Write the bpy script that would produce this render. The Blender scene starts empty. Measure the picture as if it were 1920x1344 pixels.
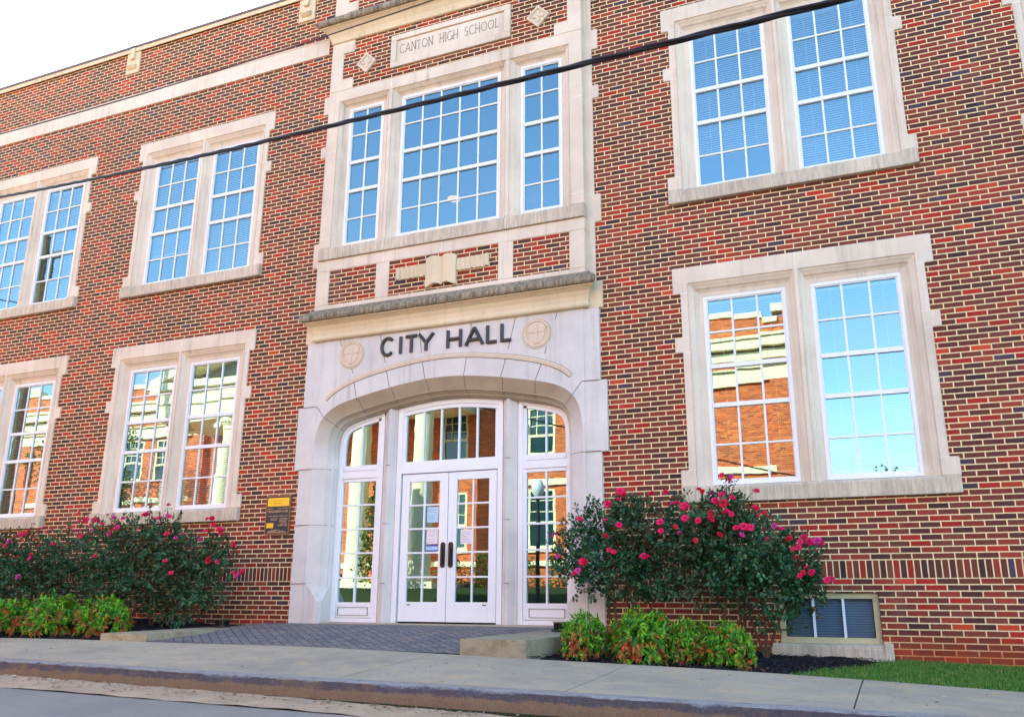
import bpy, bmesh, math, random
from mathutils import Vector, Matrix
random.seed(7)
scene = bpy.context.scene
COL = scene.collection
XC = .036            # axis of the entrance bay
PI = math.pi

# ------------------------------------------------------------------ helpers
class MB:
    """collects shapes, builds ONE mesh object"""
    def __init__(s): s.v = []; s.f = []; s.m = []; s.smooth = False
    def add(s, vs, fs, mi=0):
        o = len(s.v); s.v += [tuple(p) for p in vs]
        for f in fs: s.f.append(tuple(i+o for i in f)); s.m.append(mi)
    def box(s, x0, x1, y0, y1, z0, z1, mi=0):
        s.add([(x0,y0,z0),(x1,y0,z0),(x1,y1,z0),(x0,y1,z0),(x0,y0,z1),(x1,y0,z1),(x1,y1,z1),(x0,y1,z1)],
              [(3,2,1,0),(4,5,6,7),(0,1,5,4),(1,2,6,5),(2,3,7,6),(3,0,4,7)], mi)
    def prism(s, poly, y0, y1, mi=0):
        """polygon in the x-z plane pushed from y0 (front) to y1"""
        bm = bmesh.new(); n = len(poly)
        vs = [bm.verts.new((p[0], y0, p[1])) for p in poly]
        f = bm.faces.new(vs); f.normal_update(); bmesh.ops.triangulate(bm, faces=[f])
        bm.verts.index_update()
        tris = [tuple(v.index for v in q.verts) for q in bm.faces]; bm.free()
        V = [(p[0], y0, p[1]) for p in poly]+[(p[0], y1, p[1]) for p in poly]
        F = tris+[tuple(i+n for i in reversed(t)) for t in tris]
        for i in range(n): j = (i+1) % n; F.append((i, i+n, j+n, j))
        s.add(V, F, mi)
    def prism_v(s, poly, z0, z1, mi=0):
        """polygon in the x-y plane pushed from z0 to z1"""
        n = len(poly)
        V = [(p[0], p[1], z0) for p in poly]+[(p[0], p[1], z1) for p in poly]
        F = [tuple(range(n))[::-1], tuple(range(n, 2*n))]
        for i in range(n): j = (i+1) % n; F.append((i, j, j+n, i+n))
        s.add(V, F, mi)
    def sweep_x(s, prof, x0, x1, mi=0, dx=None):
        """profile of (y,z) points run along x; dx(y) widens the ends so that they mitre"""
        n = len(prof); d = dx or (lambda y: 0)
        V = [(x0-d(p[0]), p[0], p[1]) for p in prof]+[(x1+d(p[0]), p[0], p[1]) for p in prof]
        F = []
        for i in range(n): j = (i+1) % n; F.append((i, j, j+n, i+n))
        bm = bmesh.new(); vs = [bm.verts.new((p[0], p[1], 0)) for p in prof]
        f = bm.faces.new(vs); f.normal_update(); bmesh.ops.triangulate(bm, faces=[f]); bm.verts.index_update()
        tris = [tuple(v.index for v in q.verts) for q in bm.faces]; bm.free()
        F += [t for t in tris]+[tuple(i+n for i in t) for t in tris]
        s.add(V, F, mi)
    def loft(s, rings, closed=False, mi=0):
        n = len(rings[0]); V = [p for r in rings for p in r]; F = []
        for k in range(len(rings)-1):
            for i in range(n if closed else n-1):
                j = (i+1) % n; F.append((k*n+i, k*n+j, (k+1)*n+j, (k+1)*n+i))
        s.add(V, F, mi)
    def tube(s, pts, rad, n=7, mi=0):
        rings = []; pts = [Vector(p) for p in pts]
        for i, p in enumerate(pts):
            d = (pts[min(i+1, len(pts)-1)]-pts[max(i-1, 0)]).normalized()
            a = d.cross(Vector((0, 0, 1)) if abs(d.z) < .9 else Vector((1, 0, 0))).normalized(); b = d.cross(a)
            r = rad(i/(len(pts)-1)) if callable(rad) else rad
            rings.append([p+a*r*math.cos(2*PI*k/n)+b*r*math.sin(2*PI*k/n) for k in range(n)])
        s.loft(rings, True, mi)
        o = len(s.v); L = len(rings)
        s.add(rings[0]+rings[-1], [tuple(range(n))[::-1], tuple(range(n, 2*n))], mi)
    def lathe(s, prof, c, n=20, mi=0):
        rings = [[(c[0]+r*math.cos(2*PI*k/n), c[1]+r*math.sin(2*PI*k/n), c[2]+z) for k in range(n)] for r, z in prof]
        s.loft(rings, True, mi)
        s.add(rings[0]+rings[-1], [tuple(range(n))[::-1], tuple(range(n, 2*n))], mi)
    def build(s, name, mats, parent=None, smooth=False, bevel=0, local=False, fix=True, extra=None):
        me = bpy.data.meshes.new(name); me.from_pydata(s.v, [], s.f)
        for m in (mats if isinstance(mats, (list, tuple)) else [mats]): me.materials.append(m)
        if any(s.m): me.polygons.foreach_set('material_index', s.m)
        if fix or bevel or extra:
            bm = bmesh.new(); bm.from_mesh(me)
            if fix: bmesh.ops.recalc_face_normals(bm, faces=bm.faces)
            if bevel:
                es = [e for e in bm.edges if len(e.link_faces) == 2 and e.calc_face_angle(0) > .6]
                bmesh.ops.bevel(bm, geom=es, offset=bevel, segments=2, affect='EDGES', clamp_overlap=True)
            if extra:
                vs = [bm.verts.new(p) for p in extra.v]
                for f, k in zip(extra.f, extra.m):
                    try: q = bm.faces.new([vs[i] for i in f]); q.material_index = k
                    except ValueError: pass
            bm.to_mesh(me); bm.free()
        if smooth: me.polygons.foreach_set('use_smooth', [True]*len(me.polygons))
        me.update()
        o = bpy.data.objects.new(name, me); COL.objects.link(o)
        if parent:
            o.parent = parent
            if not local and not parent.parent: o.matrix_parent_inverse = Matrix.Translation(-root_loc(parent))
        return o

def root_loc(o):
    while o.parent: o = o.parent
    return Vector(o.location)
def empty(name, label, cat, loc=(0,0,0), group=None, rz=0):
    o = bpy.data.objects.new(name, None); COL.objects.link(o); o.location = loc; o.rotation_euler = (0, 0, rz)
    o.empty_display_size = .1
    return tag(o, label, cat, group)
def tag(o, label, cat, group=None):
    o['label'] = label; o['category'] = cat
    if group: o['group'] = group
    return o
def kind(o, k): o['kind'] = k; return o

class joints(MB):
    """thin lines that go into the second material slot of a stone mesh"""
    def add(s, vs, fs, mi=0): MB.add(s, vs, fs, 1)

# ------------------------------------------------------------------ materials
def lin(r, g, b):
    f = lambda c: (c/255/12.92) if c/255 <= .04045 else ((c/255+.055)/1.055)**2.4
    return (f(r), f(g), f(b), 1)
class NT:
    def __init__(s, name):
        s.mat = bpy.data.materials.new(name); s.mat.use_nodes = True
        s.t = s.mat.node_tree; s.t.nodes.clear()
        s.out = s.n('ShaderNodeOutputMaterial')
    def n(s, typ, **kw):
        o = s.t.nodes.new(typ)
        for k, v in kw.items(): setattr(o, k, v)
        return o
    def l(s, a, b): s.t.links.new(a, b)
    def inp(s, sock, v):
        if isinstance(v, bpy.types.NodeSocket): s.l(v, sock)
        else: sock.default_value = v
    def math(s, op, a, b=0., c=0., clamp=False):
        o = s.n('ShaderNodeMath', operation=op, use_clamp=clamp)
        s.inp(o.inputs[0], a); s.inp(o.inputs[1], b); s.inp(o.inputs[2], c); return o.outputs[0]
    def mix(s, f, a, b, blend='MIX'):
        o = s.n('ShaderNodeMix', data_type='RGBA', blend_type=blend)
        s.inp(o.inputs[0], f); s.inp(o.inputs[6], a); s.inp(o.inputs[7], b); return o.outputs[2]
    def mixf(s, f, a, b):
        o = s.n('ShaderNodeMix', data_type='FLOAT'); s.inp(o.inputs[0], f); s.inp(o.inputs[2], a); s.inp(o.inputs[3], b); return o.outputs[0]
    def ramp(s, f, stops, interp='LINEAR'):
        o = s.n('ShaderNodeValToRGB'); o.color_ramp.interpolation = interp; e = o.color_ramp.elements
        while len(e) < len(stops): e.new(.5)
        for q, (p, c) in zip(e, stops): q.position = p; q.color = c if len(c) == 4 else (*c, 1)
        s.inp(o.inputs[0], f); return o.outputs[0]
    def range(s, v, a, b, c=0., d=1.):
        o = s.n('ShaderNodeMapRange'); s.inp(o.inputs[0], v); s.inp(o.inputs[1], a); s.inp(o.inputs[2], b); s.inp(o.inputs[3], c); s.inp(o.inputs[4], d); return o.outputs[0]
    def pos(s): return s.n('ShaderNodeNewGeometry').outputs['Position']
    def xyz(s, v): o = s.n('ShaderNodeSeparateXYZ'); s.l(v, o.inputs[0]); return o.outputs
    def comb(s, x, y, z): o = s.n('ShaderNodeCombineXYZ'); s.inp(o.inputs[0], x); s.inp(o.inputs[1], y); s.inp(o.inputs[2], z); return o.outputs[0]
    def noise(s, v, scale, detail=3., rough=.5, mapscale=None):
        if mapscale:
            m = s.n('ShaderNodeMapping'); m.inputs['Scale'].default_value = mapscale; s.l(v, m.inputs[0]); v = m.outputs[0]
        o = s.n('ShaderNodeTexNoise'); s.l(v, o.inputs['Vector']); o.inputs['Scale'].default_value = scale
        o.inputs['Detail'].default_value = detail; o.inputs['Roughness'].default_value = rough; return o.outputs[0]
    def white(s, v): o = s.n('ShaderNodeTexWhiteNoise', noise_dimensions='3D'); s.l(v, o.inputs[0]); return o.outputs
    def bump(s, h, dist, strength=1.):
        o = s.n('ShaderNodeBump'); s.inp(o.inputs['Height'], h); o.inputs['Distance'].default_value = dist; o.inputs['Strength'].default_value = strength; return o.outputs[0]
    def bsdf(s, color, rough=.8, normal=None, spec=.3, metal=0., link=True):
        o = s.n('ShaderNodeBsdfPrincipled'); s.inp(o.inputs['Base Color'], color); s.inp(o.inputs['Roughness'], rough)
        o.inputs['Specular IOR Level'].default_value = spec; o.inputs['Metallic'].default_value = metal
        if normal is not None: s.l(normal, o.inputs['Normal'])
        if link: s.l(o.outputs[0], s.out.inputs[0])
        return o

def brick_material(name, palette, mortar, L=.2147, H=.0678, joint=.0136, z0=1.694, soldier=True, clay=True, phase=.2):
    t = NT(name); p = t.pos(); x, y, z = t.xyz(p)
    nx = t.xyz(t.n('ShaderNodeNewGeometry').outputs['True Normal'])[0]
    side = t.math('GREATER_THAN', t.math('ABSOLUTE', nx), .5)
    u = t.mixf(side, x, y)
    # ragged edges
    wob = t.noise(p, 30., 2., .6); wob2 = t.math('SUBTRACT', wob, .5)
    vz = t.math('DIVIDE', t.math('SUBTRACT', z, z0), H)
    row = t.math('FLOOR', vz); fv = t.math('SUBTRACT', vz, row)
    off = t.math('MULTIPLY', t.math('MODULO', t.math('ADD', row, 200.), 2.), .5)
    # a little irregularity of the perpends, course by course
    jit = t.math('MULTIPLY', t.math('SUBTRACT', t.white(t.comb(row, 3.3, 1.7))[0], .5), .10)
    uu = t.math('ADD', t.math('ADD', t.math('DIVIDE', u, L), t.math('ADD', off, jit)), phase)
    c = t.math('FLOOR', uu); fu = t.math('SUBTRACT', uu, c)
    du = t.math('MULTIPLY', t.math('MINIMUM', fu, t.math('SUBTRACT', 1., fu)), L)
    dv = t.math('MULTIPLY', t.math('MINIMUM', fv, t.math('SUBTRACT', 1., fv)), H)
    idz = t.math('MULTIPLY', 1., 0.)
    if soldier:
        zone = t.math('MULTIPLY', t.math('GREATER_THAN', z, z0-.2065), t.math('LESS_THAN', z, z0))
        z1 = z0-.2065
        # below the soldier course the courses start again from its lower edge
        us = t.math('ADD', t.math('DIVIDE', u, .0704), .09); cs = t.math('FLOOR', us); fs = t.math('SUBTRACT', us, cs)
        dus = t.math('MULTIPLY', t.math('MINIMUM', fs, t.math('SUBTRACT', 1., fs)), .0704)
        dvs = t.math('MINIMUM', t.math('SUBTRACT', z, z1), t.math('SUBTRACT', z0, z))
        du = t.mixf(zone, du, dus); dv = t.mixf(zone, dv, dvs)
        c = t.mixf(zone, c, cs); row = t.mixf(zone, row, -77.)
        idz = zone
    dd = t.math('ADD', t.math('MINIMUM', du, dv), t.math('MULTIPLY', wob2, .005))
    m = t.range(dd, joint/2-.0016, joint/2+.0016)          # 0 mortar .. 1 brick
    idv = t.comb(c, row, t.math('ADD', idz, t.math('MULTIPLY', side, 5.)))
    w = t.white(idv)
    w2 = t.white(t.comb(row, t.math('ADD', c, .37), 9.1))[0]
    col = t.ramp(w[0], palette, 'CONSTANT')
    col = t.mix(1., col, t.mix(w2, (.80,.78,.76,1), (1.18,1.12,1.08,1)), 'MULTIPLY')
    grain = t.noise(p, 90., 3., .7)
    col = t.mix(1., col, t.mix(grain, (.72,.7,.7,1), (1.25,1.25,1.25,1)), 'MULTIPLY')
    big = t.noise(p, .8, 3., .6)
    mcol = t.mix(t.noise(p, 12., 4., .7), mortar[0], mortar[1])
    mcol = t.mix(t.math('MULTIPLY', t.range(big, .35, .7), .35), mcol, mortar[2])
    if clay:   # red clay splashed up from the ground on the lawn side
        hz = t.math('SUBTRACT', z, t.math('ADD', .78, t.math('MULTIPLY', x, -.027)))
        st = t.math('MULTIPLY', t.range(t.math('ADD', hz, t.math('MULTIPLY', t.math('SUBTRACT', t.noise(p, 5., 4., .7), .5), .45)), .36, .06), t.range(x, 3.6, 6.0, .4, 1.))
        st = t.math('MULTIPLY', st, t.math('LESS_THAN', z, 2.))
        mcol = t.mix(t.math('MULTIPLY', st, .85), mcol, lin(196,98,38))
        col = t.mix(t.math('MULTIPLY', st, .6), col, lin(160,60,24))
    tone = t.range(t.noise(p, .45, 4., .6), .3, .7)
    col = t.mix(1., col, t.mix(tone, (.84,.82,.80,1), (1.14,1.10,1.06,1)), 'MULTIPLY')
    run = t.math('MULTIPLY', t.range(t.noise(p, 3.2, 5., .65, (1., 1., .09)), .56, .74), t.range(t.noise(p, .7, 3., .6), .42, .62))
    col = t.mix(t.math('MULTIPLY', run, .38), col, lin(150,126,108)); mcol = t.mix(t.math('MULTIPLY', run, .5), mcol, lin(176,150,120))
    full = t.mix(m, mcol, col)
    h = t.math('ADD', t.math('MULTIPLY', m, 1.), t.math('MULTIPLY', grain, .18))
    t.bsdf(full, t.mixf(m, .95, .72), t.bump(h, .005, .8), .25)
    return t.mat

PAL = [(0., lin(102,54,42)), (.16, lin(82,48,42)), (.29, lin(112,58,44)), (.45, lin(140,56,42)), (.60, lin(104,52,42)), (.72, lin(122,50,40)), (.80, lin(162,42,32)), (.915, lin(66,44,42)), (.962, lin(70,56,68)), (.984, lin(182,64,36))]
PALM = [(p, tuple(min(1., q*1.08) for q in c[:3])+(1,)) for p, c in PAL]
M = {}
M['brick'] = brick_material('brick', PALM, (lin(248,220,168), lin(236,204,150), lin(220,184,130)))
REDP = [(0., lin(214,92,38)), (.3, lin(228,104,46)), (.55, lin(200,82,36)), (.75, lin(232,116,54)), (.9, lin(176,70,34))]
M['brick_far'] = brick_material('brick_far', REDP, (lin(205,170,120), lin(190,150,104), lin(180,140,96)), joint=.012, z0=1.72, soldier=False, clay=False)

def stone_material(name, base, alt, streak=.25, streak_col=lin(120,108,92), rough=.85, warm=None, grime=.0):
    t = NT(name); p = t.pos()
    c = t.mix(t.range(t.noise(p, 1.3, 4., .6), .3, .7), base, alt)
    c = t.mix(1., c, t.mix(t.noise(p, 60., 3., .7), (.88,.88,.88,1), (1.1,1.1,1.1,1)), 'MULTIPLY')
    s = t.range(t.noise(p, 9., 4., .65, (1., 1., .05)), .52, .78)
    s = t.math('MULTIPLY', s, t.range(t.noise(p, 1.7, 3., .6), .35, .65))
    c = t.mix(t.math('MULTIPLY', s, streak), c, streak_col)
    if grime:
        g = t.range(t.noise(p, 26., 4., .7, (1., 1., .12)), .40, .62)
        c = t.mix(t.math('MULTIPLY', g, grime), c, lin(74,66,56))
    sp = t.range(t.noise(p, 16., 5., .75), .66, .74)
    c = t.mix(t.math('MULTIPLY', sp, .22), c, streak_col)
    t.bsdf(c, rough, t.bump(t.noise(p, 70., 4., .7), .002, .5), .25)
    return t.mat
M['stone'] = stone_material('limestone', lin(232,214,190), lin(212,192,168), .6)
M['stone_tan'] = stone_material('limestone_tan', lin(226,204,178), lin(212,190,164), .4)
M['stone_soffit_shade'] = stone_material('limestone_soffit_shade', lin(176,158,132), lin(160,144,120), .4)  # soffit kept darker than the face, its shade put into the colour
M['stone_bounce_warm'] = stone_material('limestone_bounce_warm', lin(228,206,170), lin(212,190,154), .5)  # warm bounce light on coves and coping put into the stone colour
def splay_shade_stone():
    t = NT('limestone_splay_shade'); p = t.pos(); x, y, z = t.xyz(p)
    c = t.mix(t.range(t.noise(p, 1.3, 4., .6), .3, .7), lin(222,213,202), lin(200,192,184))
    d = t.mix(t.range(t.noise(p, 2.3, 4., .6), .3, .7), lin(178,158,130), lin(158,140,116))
    k = t.range(t.math('ADD', z, t.math('MULTIPLY', t.math('SUBTRACT', t.noise(p, 2., 4., .7), .5), .7)), 3.25, 4.0)  # shade of the down-facing soffit painted in, stronger towards the crown
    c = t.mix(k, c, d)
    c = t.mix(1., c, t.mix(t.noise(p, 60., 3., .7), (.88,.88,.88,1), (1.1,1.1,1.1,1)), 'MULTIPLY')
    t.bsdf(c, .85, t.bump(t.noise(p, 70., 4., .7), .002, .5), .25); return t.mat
M['stone_soffit_shade'] = splay_shade_stone()
M['stone_white'] = stone_material('limestone_cleaned', lin(222,213,202), lin(200,192,184), .65, lin(140,130,124))
M['stone_sill'] = stone_material('limestone_sill', lin(222,204,178), lin(200,182,158), .75, lin(112,102,88), grime=.30)
M['stone_dirty'] = stone_material('limestone_lichen', lin(172,156,126), lin(142,128,106), .8, lin(80,72,62), grime=.75)
def plain(name, col, rough=.5, spec=.4, metal=0., var=.12, vscale=9., bump=0., emit=None):
    t = NT(name); p = t.pos()
    k = t.noise(p, vscale, 4., .6)
    lo = tuple(c*(1-var) for c in col[:3])+(1,); hi = tuple(min(1, c*(1+var)) for c in col[:3])+(1,)
    b = t.bsdf(t.mix(k, lo, hi), rough, t.bump(t.noise(p, 120., 3., .6), .001, bump) if bump else None, spec, metal)
    if emit: b.inputs['Emission Color'].default_value = emit[0]; b.inputs['Emission Strength'].default_value = emit[1]
    return t.mat
M['paint'] = plain('white_paint', lin(232,230,228), .42, .4, var=.04)
M['paint_old'] = plain('cream_paint_rusted', lin(196,182,140), .6, .3, var=.22, vscale=14.)
M['joint'] = plain('joint_line', lin(92,84,76), .95, .1, var=.3)
M['joint_light'] = plain('joint_pointing', lin(232,226,214), .95, .1)
M['bronze'] = plain('dark_bronze', lin(52,46,44), .35, .5, .6, .2)
M['gap_shade_and_plate'] = plain('dark_gap', lin(26,22,26), .8, .1)  # flat dark: shade of door gaps put into colour, also panel lines and plate
M['blind'] = plain('blind_slats', lin(222,220,214), .55, .3, var=.03)
M['blind_dull'] = plain('blind_dull', lin(190,208,230), .6, .2)
M['flashing'] = plain('coping_flashing', lin(110,96,96), .6, .3)
M['room'] = plain('room_plaster', lin(84,84,88), .9, .1)
M['floor_in'] = plain('room_floor', lin(110,96,84), .6, .3)
M['lettering'] = plain('letter_metal', lin(58,56,56), .28, .6, .75, .15)
M['engraved'] = plain('engraved_line', lin(126,104,92), .95, .05, var=.25, vscale=20.)
M['rust'] = plain('rust_line', lin(196,128,66), .95, .05, var=.3, vscale=20.)
M['lampglass'] = plain('lamp_glass', lin(226,226,220), .4, .4)
M['lamplit'] = plain('lamp_lit', lin(250,220,130), .4, .3, emit=((1., .52, .03, 1), .30))
M['steel'] = plain('dark_steel', lin(40,38,40), .5, .4, .3)
M['cable'] = plain('cable_rubber', lin(26,24,27), .6, .35)
M['wire'] = plain('wire_weathered', lin(92,82,76), .7, .2)
M['wood'] = plain('weathered_wood', lin(112,90,66), .9, .1, var=.25, vscale=6.)
M['cream'] = plain('cream_trim', lin(240,222,176), .6, .3, var=.05)
M['tympanum'] = plain('tympanum', lin(120,124,112), .8, .1)  # shade under the deep cornice put into this darker grey
M['roofing'] = plain('roofing', lin(60,60,64), .9, .1)
M['yellow'] = plain('yellow_enamel', lin(250,190,40), .4, .4, var=.04)
M['navy'] = plain('dark_panel', lin(44,42,54), .45, .4, var=.1)
M['gold'] = plain('gilt_frame', lin(150,108,66), .5, .4, .2)
M['goldtext'] = plain('gilt_text', lin(216,176,120), .6, .2)
M['dimtext'] = plain('faded_text', lin(204,150,36), .6, .2)
M['paper_blue'] = plain('paper_blue', lin(176,206,222), .8, .2, var=.03)
M['paper_pink'] = plain('paper_white', lin(232,216,216), .8, .2, var=.03)
M['ink'] = plain('ink', lin(150,140,150), .8, .1)
M['inkblue'] = plain('ink_blue', lin(60,60,160), .7, .2)
M['shadewin'] = plain('shaded_pane', lin(26,60,62), .12, .6, var=.2)

def glass():
    t = NT('window_glass'); p = t.pos()
    nb = t.bump(t.noise(p, 1.6, 2., .5), .0006, 1.)
    g = t.n('ShaderNodeBsdfGlossy'); g.inputs['Roughness'].default_value = 0.; t.l(nb, g.inputs['Normal'])
    g.inputs['Color'].default_value = (.62, .94, 1., 1)
    tr = t.n('ShaderNodeBsdfTransparent'); tr.inputs['Color'].default_value = (.66, .72, .76, 1)
    fr = t.n('ShaderNodeFresnel'); fr.inputs['IOR'].default_value = 1.5
    mx = t.n('ShaderNodeMixShader'); t.l(t.math('ADD', t.math('MULTIPLY', fr.outputs[0], 1.2), GLASS_R, clamp=True), mx.inputs[0])
    t.l(tr.outputs[0], mx.inputs[1]); t.l(g.outputs[0], mx.inputs[2]); t.l(mx.outputs[0], t.out.inputs[0])
    return t.mat
GLASS_R = .25
M['glass'] = glass()
GLASS_R = .05
M['glass_dull'] = glass()

def concrete(name, a, b, c):
    t = NT(name); p = t.pos()
    k = t.mix(t.range(t.noise(p, .9, 5., .62), .3, .7), a, b)
    k = t.mix(t.range(t.noise(p, 4.5, 5., .7), .5, .75), k, c)
    k = t.mix(1., k, t.mix(t.range(t.noise(p, 140., 3., .8), .35, .65), (.72,.72,.72,1), (1.2,1.2,1.2,1)), 'MULTIPLY')
    sp = t.range(t.noise(p, 38., 4., .8), .68, .73)
    k = t.mix(t.math('MULTIPLY', sp, .5), k, lin(86,80,76))
    k = t.mix(t.math('MULTIPLY', t.range(t.noise(p, 9., 6., .8), .54, .66), .4), k, lin(112,106,98))
    t.bsdf(k, .92, t.bump(t.noise(p, 130., 4., .75), .004, .7), .2)
    return t.mat
M['concrete'] = concrete('concrete', lin(192,176,146), lin(164,152,130), lin(206,180,136))
M['lowwall'] = concrete('concrete_lowwall', lin(178,164,134), lin(150,138,110), lin(128,110,78))
def kerb_mat():
    t = NT('kerb_concrete'); p = t.pos(); x, y, z = t.xyz(p)
    top = t.math('ADD', t.math('MULTIPLY', x, -.0113), .5725)
    h = t.math('SUBTRACT', top, z)
    hn = t.math('ADD', h, t.math('MULTIPLY', t.math('SUBTRACT', t.noise(p, 5., 6., .8), .5), .12))
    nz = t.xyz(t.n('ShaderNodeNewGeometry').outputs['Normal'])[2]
    c = t.mix(t.noise(p, 7., 4., .7), lin(116,94,72), lin(138,114,88))
    scuff = t.math('MULTIPLY', t.range(hn, .078, .058), t.range(t.noise(p, 1.6, 5., .75), .36, .5, .15, 1.))
    c = t.mix(scuff, c, t.mix(t.noise(p, 22., 4., .8), lin(60,54,58), lin(108,100,102)))
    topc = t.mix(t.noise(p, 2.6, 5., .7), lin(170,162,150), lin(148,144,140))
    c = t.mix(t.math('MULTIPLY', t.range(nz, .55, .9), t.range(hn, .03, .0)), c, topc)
    c = t.mix(1., c, t.mix(t.range(t.noise(p, 110., 3., .8), .35, .65), (.7,.7,.7,1), (1.22,1.22,1.22,1)), 'MULTIPLY')
    t.bsdf(c, .93, t.bump(t.noise(p, 60., 5., .75), .008, .8), .2)
    return t.mat
M['kerb'] = kerb_mat()
def asphalt():
    t = NT('asphalt'); p = t.pos()
    c = t.mix(t.range(t.noise(p, 1.1, 4., .6), .3, .7), lin(146,138,126), lin(164,154,138))
    c = t.mix(1., c, t.mix(t.range(t.noise(p, 170., 3., .85), .3, .7), (.55,.55,.55,1), (1.4,1.4,1.4,1)), 'MULTIPLY')
    t.bsdf(c, .9, t.bump(t.noise(p, 170., 3., .8), .006, .8), .25); return t.mat
M['asphalt'] = asphalt()
def sandy():
    t = NT('gutter_sand'); p = t.pos()
    c = t.mix(t.range(t.noise(p, 3., 5., .7), .3, .7), lin(206,178,142), lin(176,152,124))
    c = t.mix(t.range(t.noise(p, 30., 5., .85), .58, .70), c, lin(112,96,84))
    c = t.mix(1., c, t.mix(t.range(t.noise(p, 150., 3., .8), .35, .65), (.75,.75,.75,1), (1.2,1.2,1.2,1)), 'MULTIPLY')
    t.bsdf(c, .95, t.bump(t.noise(p, 70., 5., .8), .008, .8), .15); return t.mat
M['sand'] = sandy()
def pavers():
    t = NT('herringbone_pavers'); p = t.pos(); x, y, z = t.xyz(p)
    # herringbone of 2:1 blocks, turned 45 degrees
    S = .105; k = math.sqrt(.5)/S
    a = t.math('MULTIPLY', t.math('ADD', x, y), k); b = t.math('MULTIPLY', t.math('SUBTRACT', y, x), k)
    ia = t.math('FLOOR', a); ib = t.math('FLOOR', b)
    fa = t.math('SUBTRACT', a, ia); fb = t.math('SUBTRACT', b, ib)
    q = t.math('FLOORED_MODULO', t.math('SUBTRACT', ia, ib), 4.)
    eq = lambda n: t.math('COMPARE', q, float(n), .1)
    da0, da1, db0, db1 = fa, t.math('SUBTRACT', 1., fa), fb, t.math('SUBTRACT', 1., fb)
    big = lambda c, d: t.math('ADD', d, c)       # open side: no joint there
    d = t.math('MINIMUM', t.math('MINIMUM', big(eq(1), da0), big(eq(0), da1)), t.math('MINIMUM', big(eq(2), db0), big(eq(3), db1)))
    d = t.math('ADD', d, t.math('MULTIPLY', t.math('SUBTRACT', t.noise(p, 50., 2., .6), .5), .06))
    m = t.range(d, .03, .075)
    idx = t.comb(t.math('SUBTRACT', ia, eq(1)), t.math('SUBTRACT', ib, eq(2)), t.math('ADD', eq(2), eq(3)))
    w = t.white(idx)[0]
    c = t.ramp(w, [(0., lin(122,114,110)), (.35, lin(134,124,118)), (.6, lin(112,106,106)), (.8, lin(138,122,112))], 'CONSTANT')
    c = t.mix(1., c, t.mix(t.noise(p, 90., 3., .7), (.75,.75,.75,1), (1.2,1.2,1.2,1)), 'MULTIPLY')
    c = t.mix(t.math('MULTIPLY', t.range(t.noise(p, 1.8, 4., .6), .4, .7), .4), c, lin(134,126,122))
    t.bsdf(t.mix(m, lin(48,42,44), c), .85, t.bump(t.math('ADD', m, t.math('MULTIPLY', t.noise(p, 90.), .2)), .006, .8), .25); return t.mat
M['pavers'] = pavers()
def soil(name, a, b):
    t = NT(name); p = t.pos()
    t.bsdf(t.mix(t.noise(p, 40., 5., .8), a, b), .95, t.bump(t.noise(p, 40., 5., .8), .02, .9), .1); return t.mat
M['mulch'] = soil('mulch', lin(24,22,26), lin(58,52,54))
M['earth'] = soil('earth', lin(44,56,30), lin(62,66,40))
def island_mat(name, stops, rough=.55, transl=.25, spec=.3, patch=0., patch_stops=None, nscale=3., low=0.):
    t = NT(name); g = t.n('ShaderNodeNewGeometry'); r = g.outputs['Random Per Island']
    c = t.ramp(r, stops)
    if patch_stops:
        tc = t.n('ShaderNodeNewGeometry').outputs['Position']
        k = t.math('ADD', t.range(t.noise(tc, nscale, 3., .6), .36, .72), t.math('MULTIPLY', t.math('SUBTRACT', r, .5), .5))
        if low: k = t.math('ADD', k, t.math('MULTIPLY', t.math('SUBTRACT', .5, t.xyz(t.n('ShaderNodeTexCoord').outputs['Object'])[2]), low))
        c = t.mix(t.range(k, .45, .75), c, t.ramp(t.math('FRACT', t.math('MULTIPLY', r, 7.31)), patch_stops))
    b = t.bsdf(c, rough, None, spec, link=False)
    if transl:
        d = t.n('ShaderNodeBsdfTranslucent'); t.l(c, d.inputs[0]); mx = t.n('ShaderNodeMixShader'); mx.inputs[0].default_value = transl
        t.l(b.outputs[0], mx.inputs[1]); t.l(d.outputs[0], mx.inputs[2]); t.l(mx.outputs[0], t.out.inputs[0])
    else: t.l(b.outputs[0], t.out.inputs[0])
    return t.mat
M['rose_leaf'] = island_mat('rose_leaf', [(0., lin(28,66,44)), (.5, lin(50,100,64)), (.85, lin(76,126,80)), (1., lin(112,146,84))], .42, .25, .45, patch_stops=[(0., lin(56,72,40)), (1., lin(116,100,56))], nscale=1.7)
M['nandina_leaf'] = island_mat('nandina_leaf', [(0., lin(40,100,26)), (.4, lin(82,158,32)), (.8, lin(130,198,40)), (1., lin(178,216,64))], .4, .35, .4, patch_stops=[(0., lin(214,64,44)), (.4, lin(190,120,56)), (.7, lin(232,92,70)), (1., lin(150,130,44))], nscale=7., low=.34)
M['petal'] = island_mat('rose_petal', [(0., lin(206,10,64)), (.5, lin(240,24,92)), (1., lin(248,74,132))], .6, .25, .2)
M['petal_mauve'] = island_mat('rose_petal_mauve', [(0., lin(196,30,120)), (1., lin(236,90,170))], .6, .25, .2)
M['petal_red'] = island_mat('rose_petal_red', [(0., lin(206,20,48)), (1., lin(236,50,84))], .6, .25, .2)
M['stem'] = plain('woody_stem', lin(84,66,50), .9, .1, var=.25, vscale=30.)
M['grass'] = island_mat('grass_blade', [(0., lin(54,104,36)), (.6, lin(88,142,50)), (.9, lin(126,164,70)), (1., lin(196,176,112))], .5, .3, .3)
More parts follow.
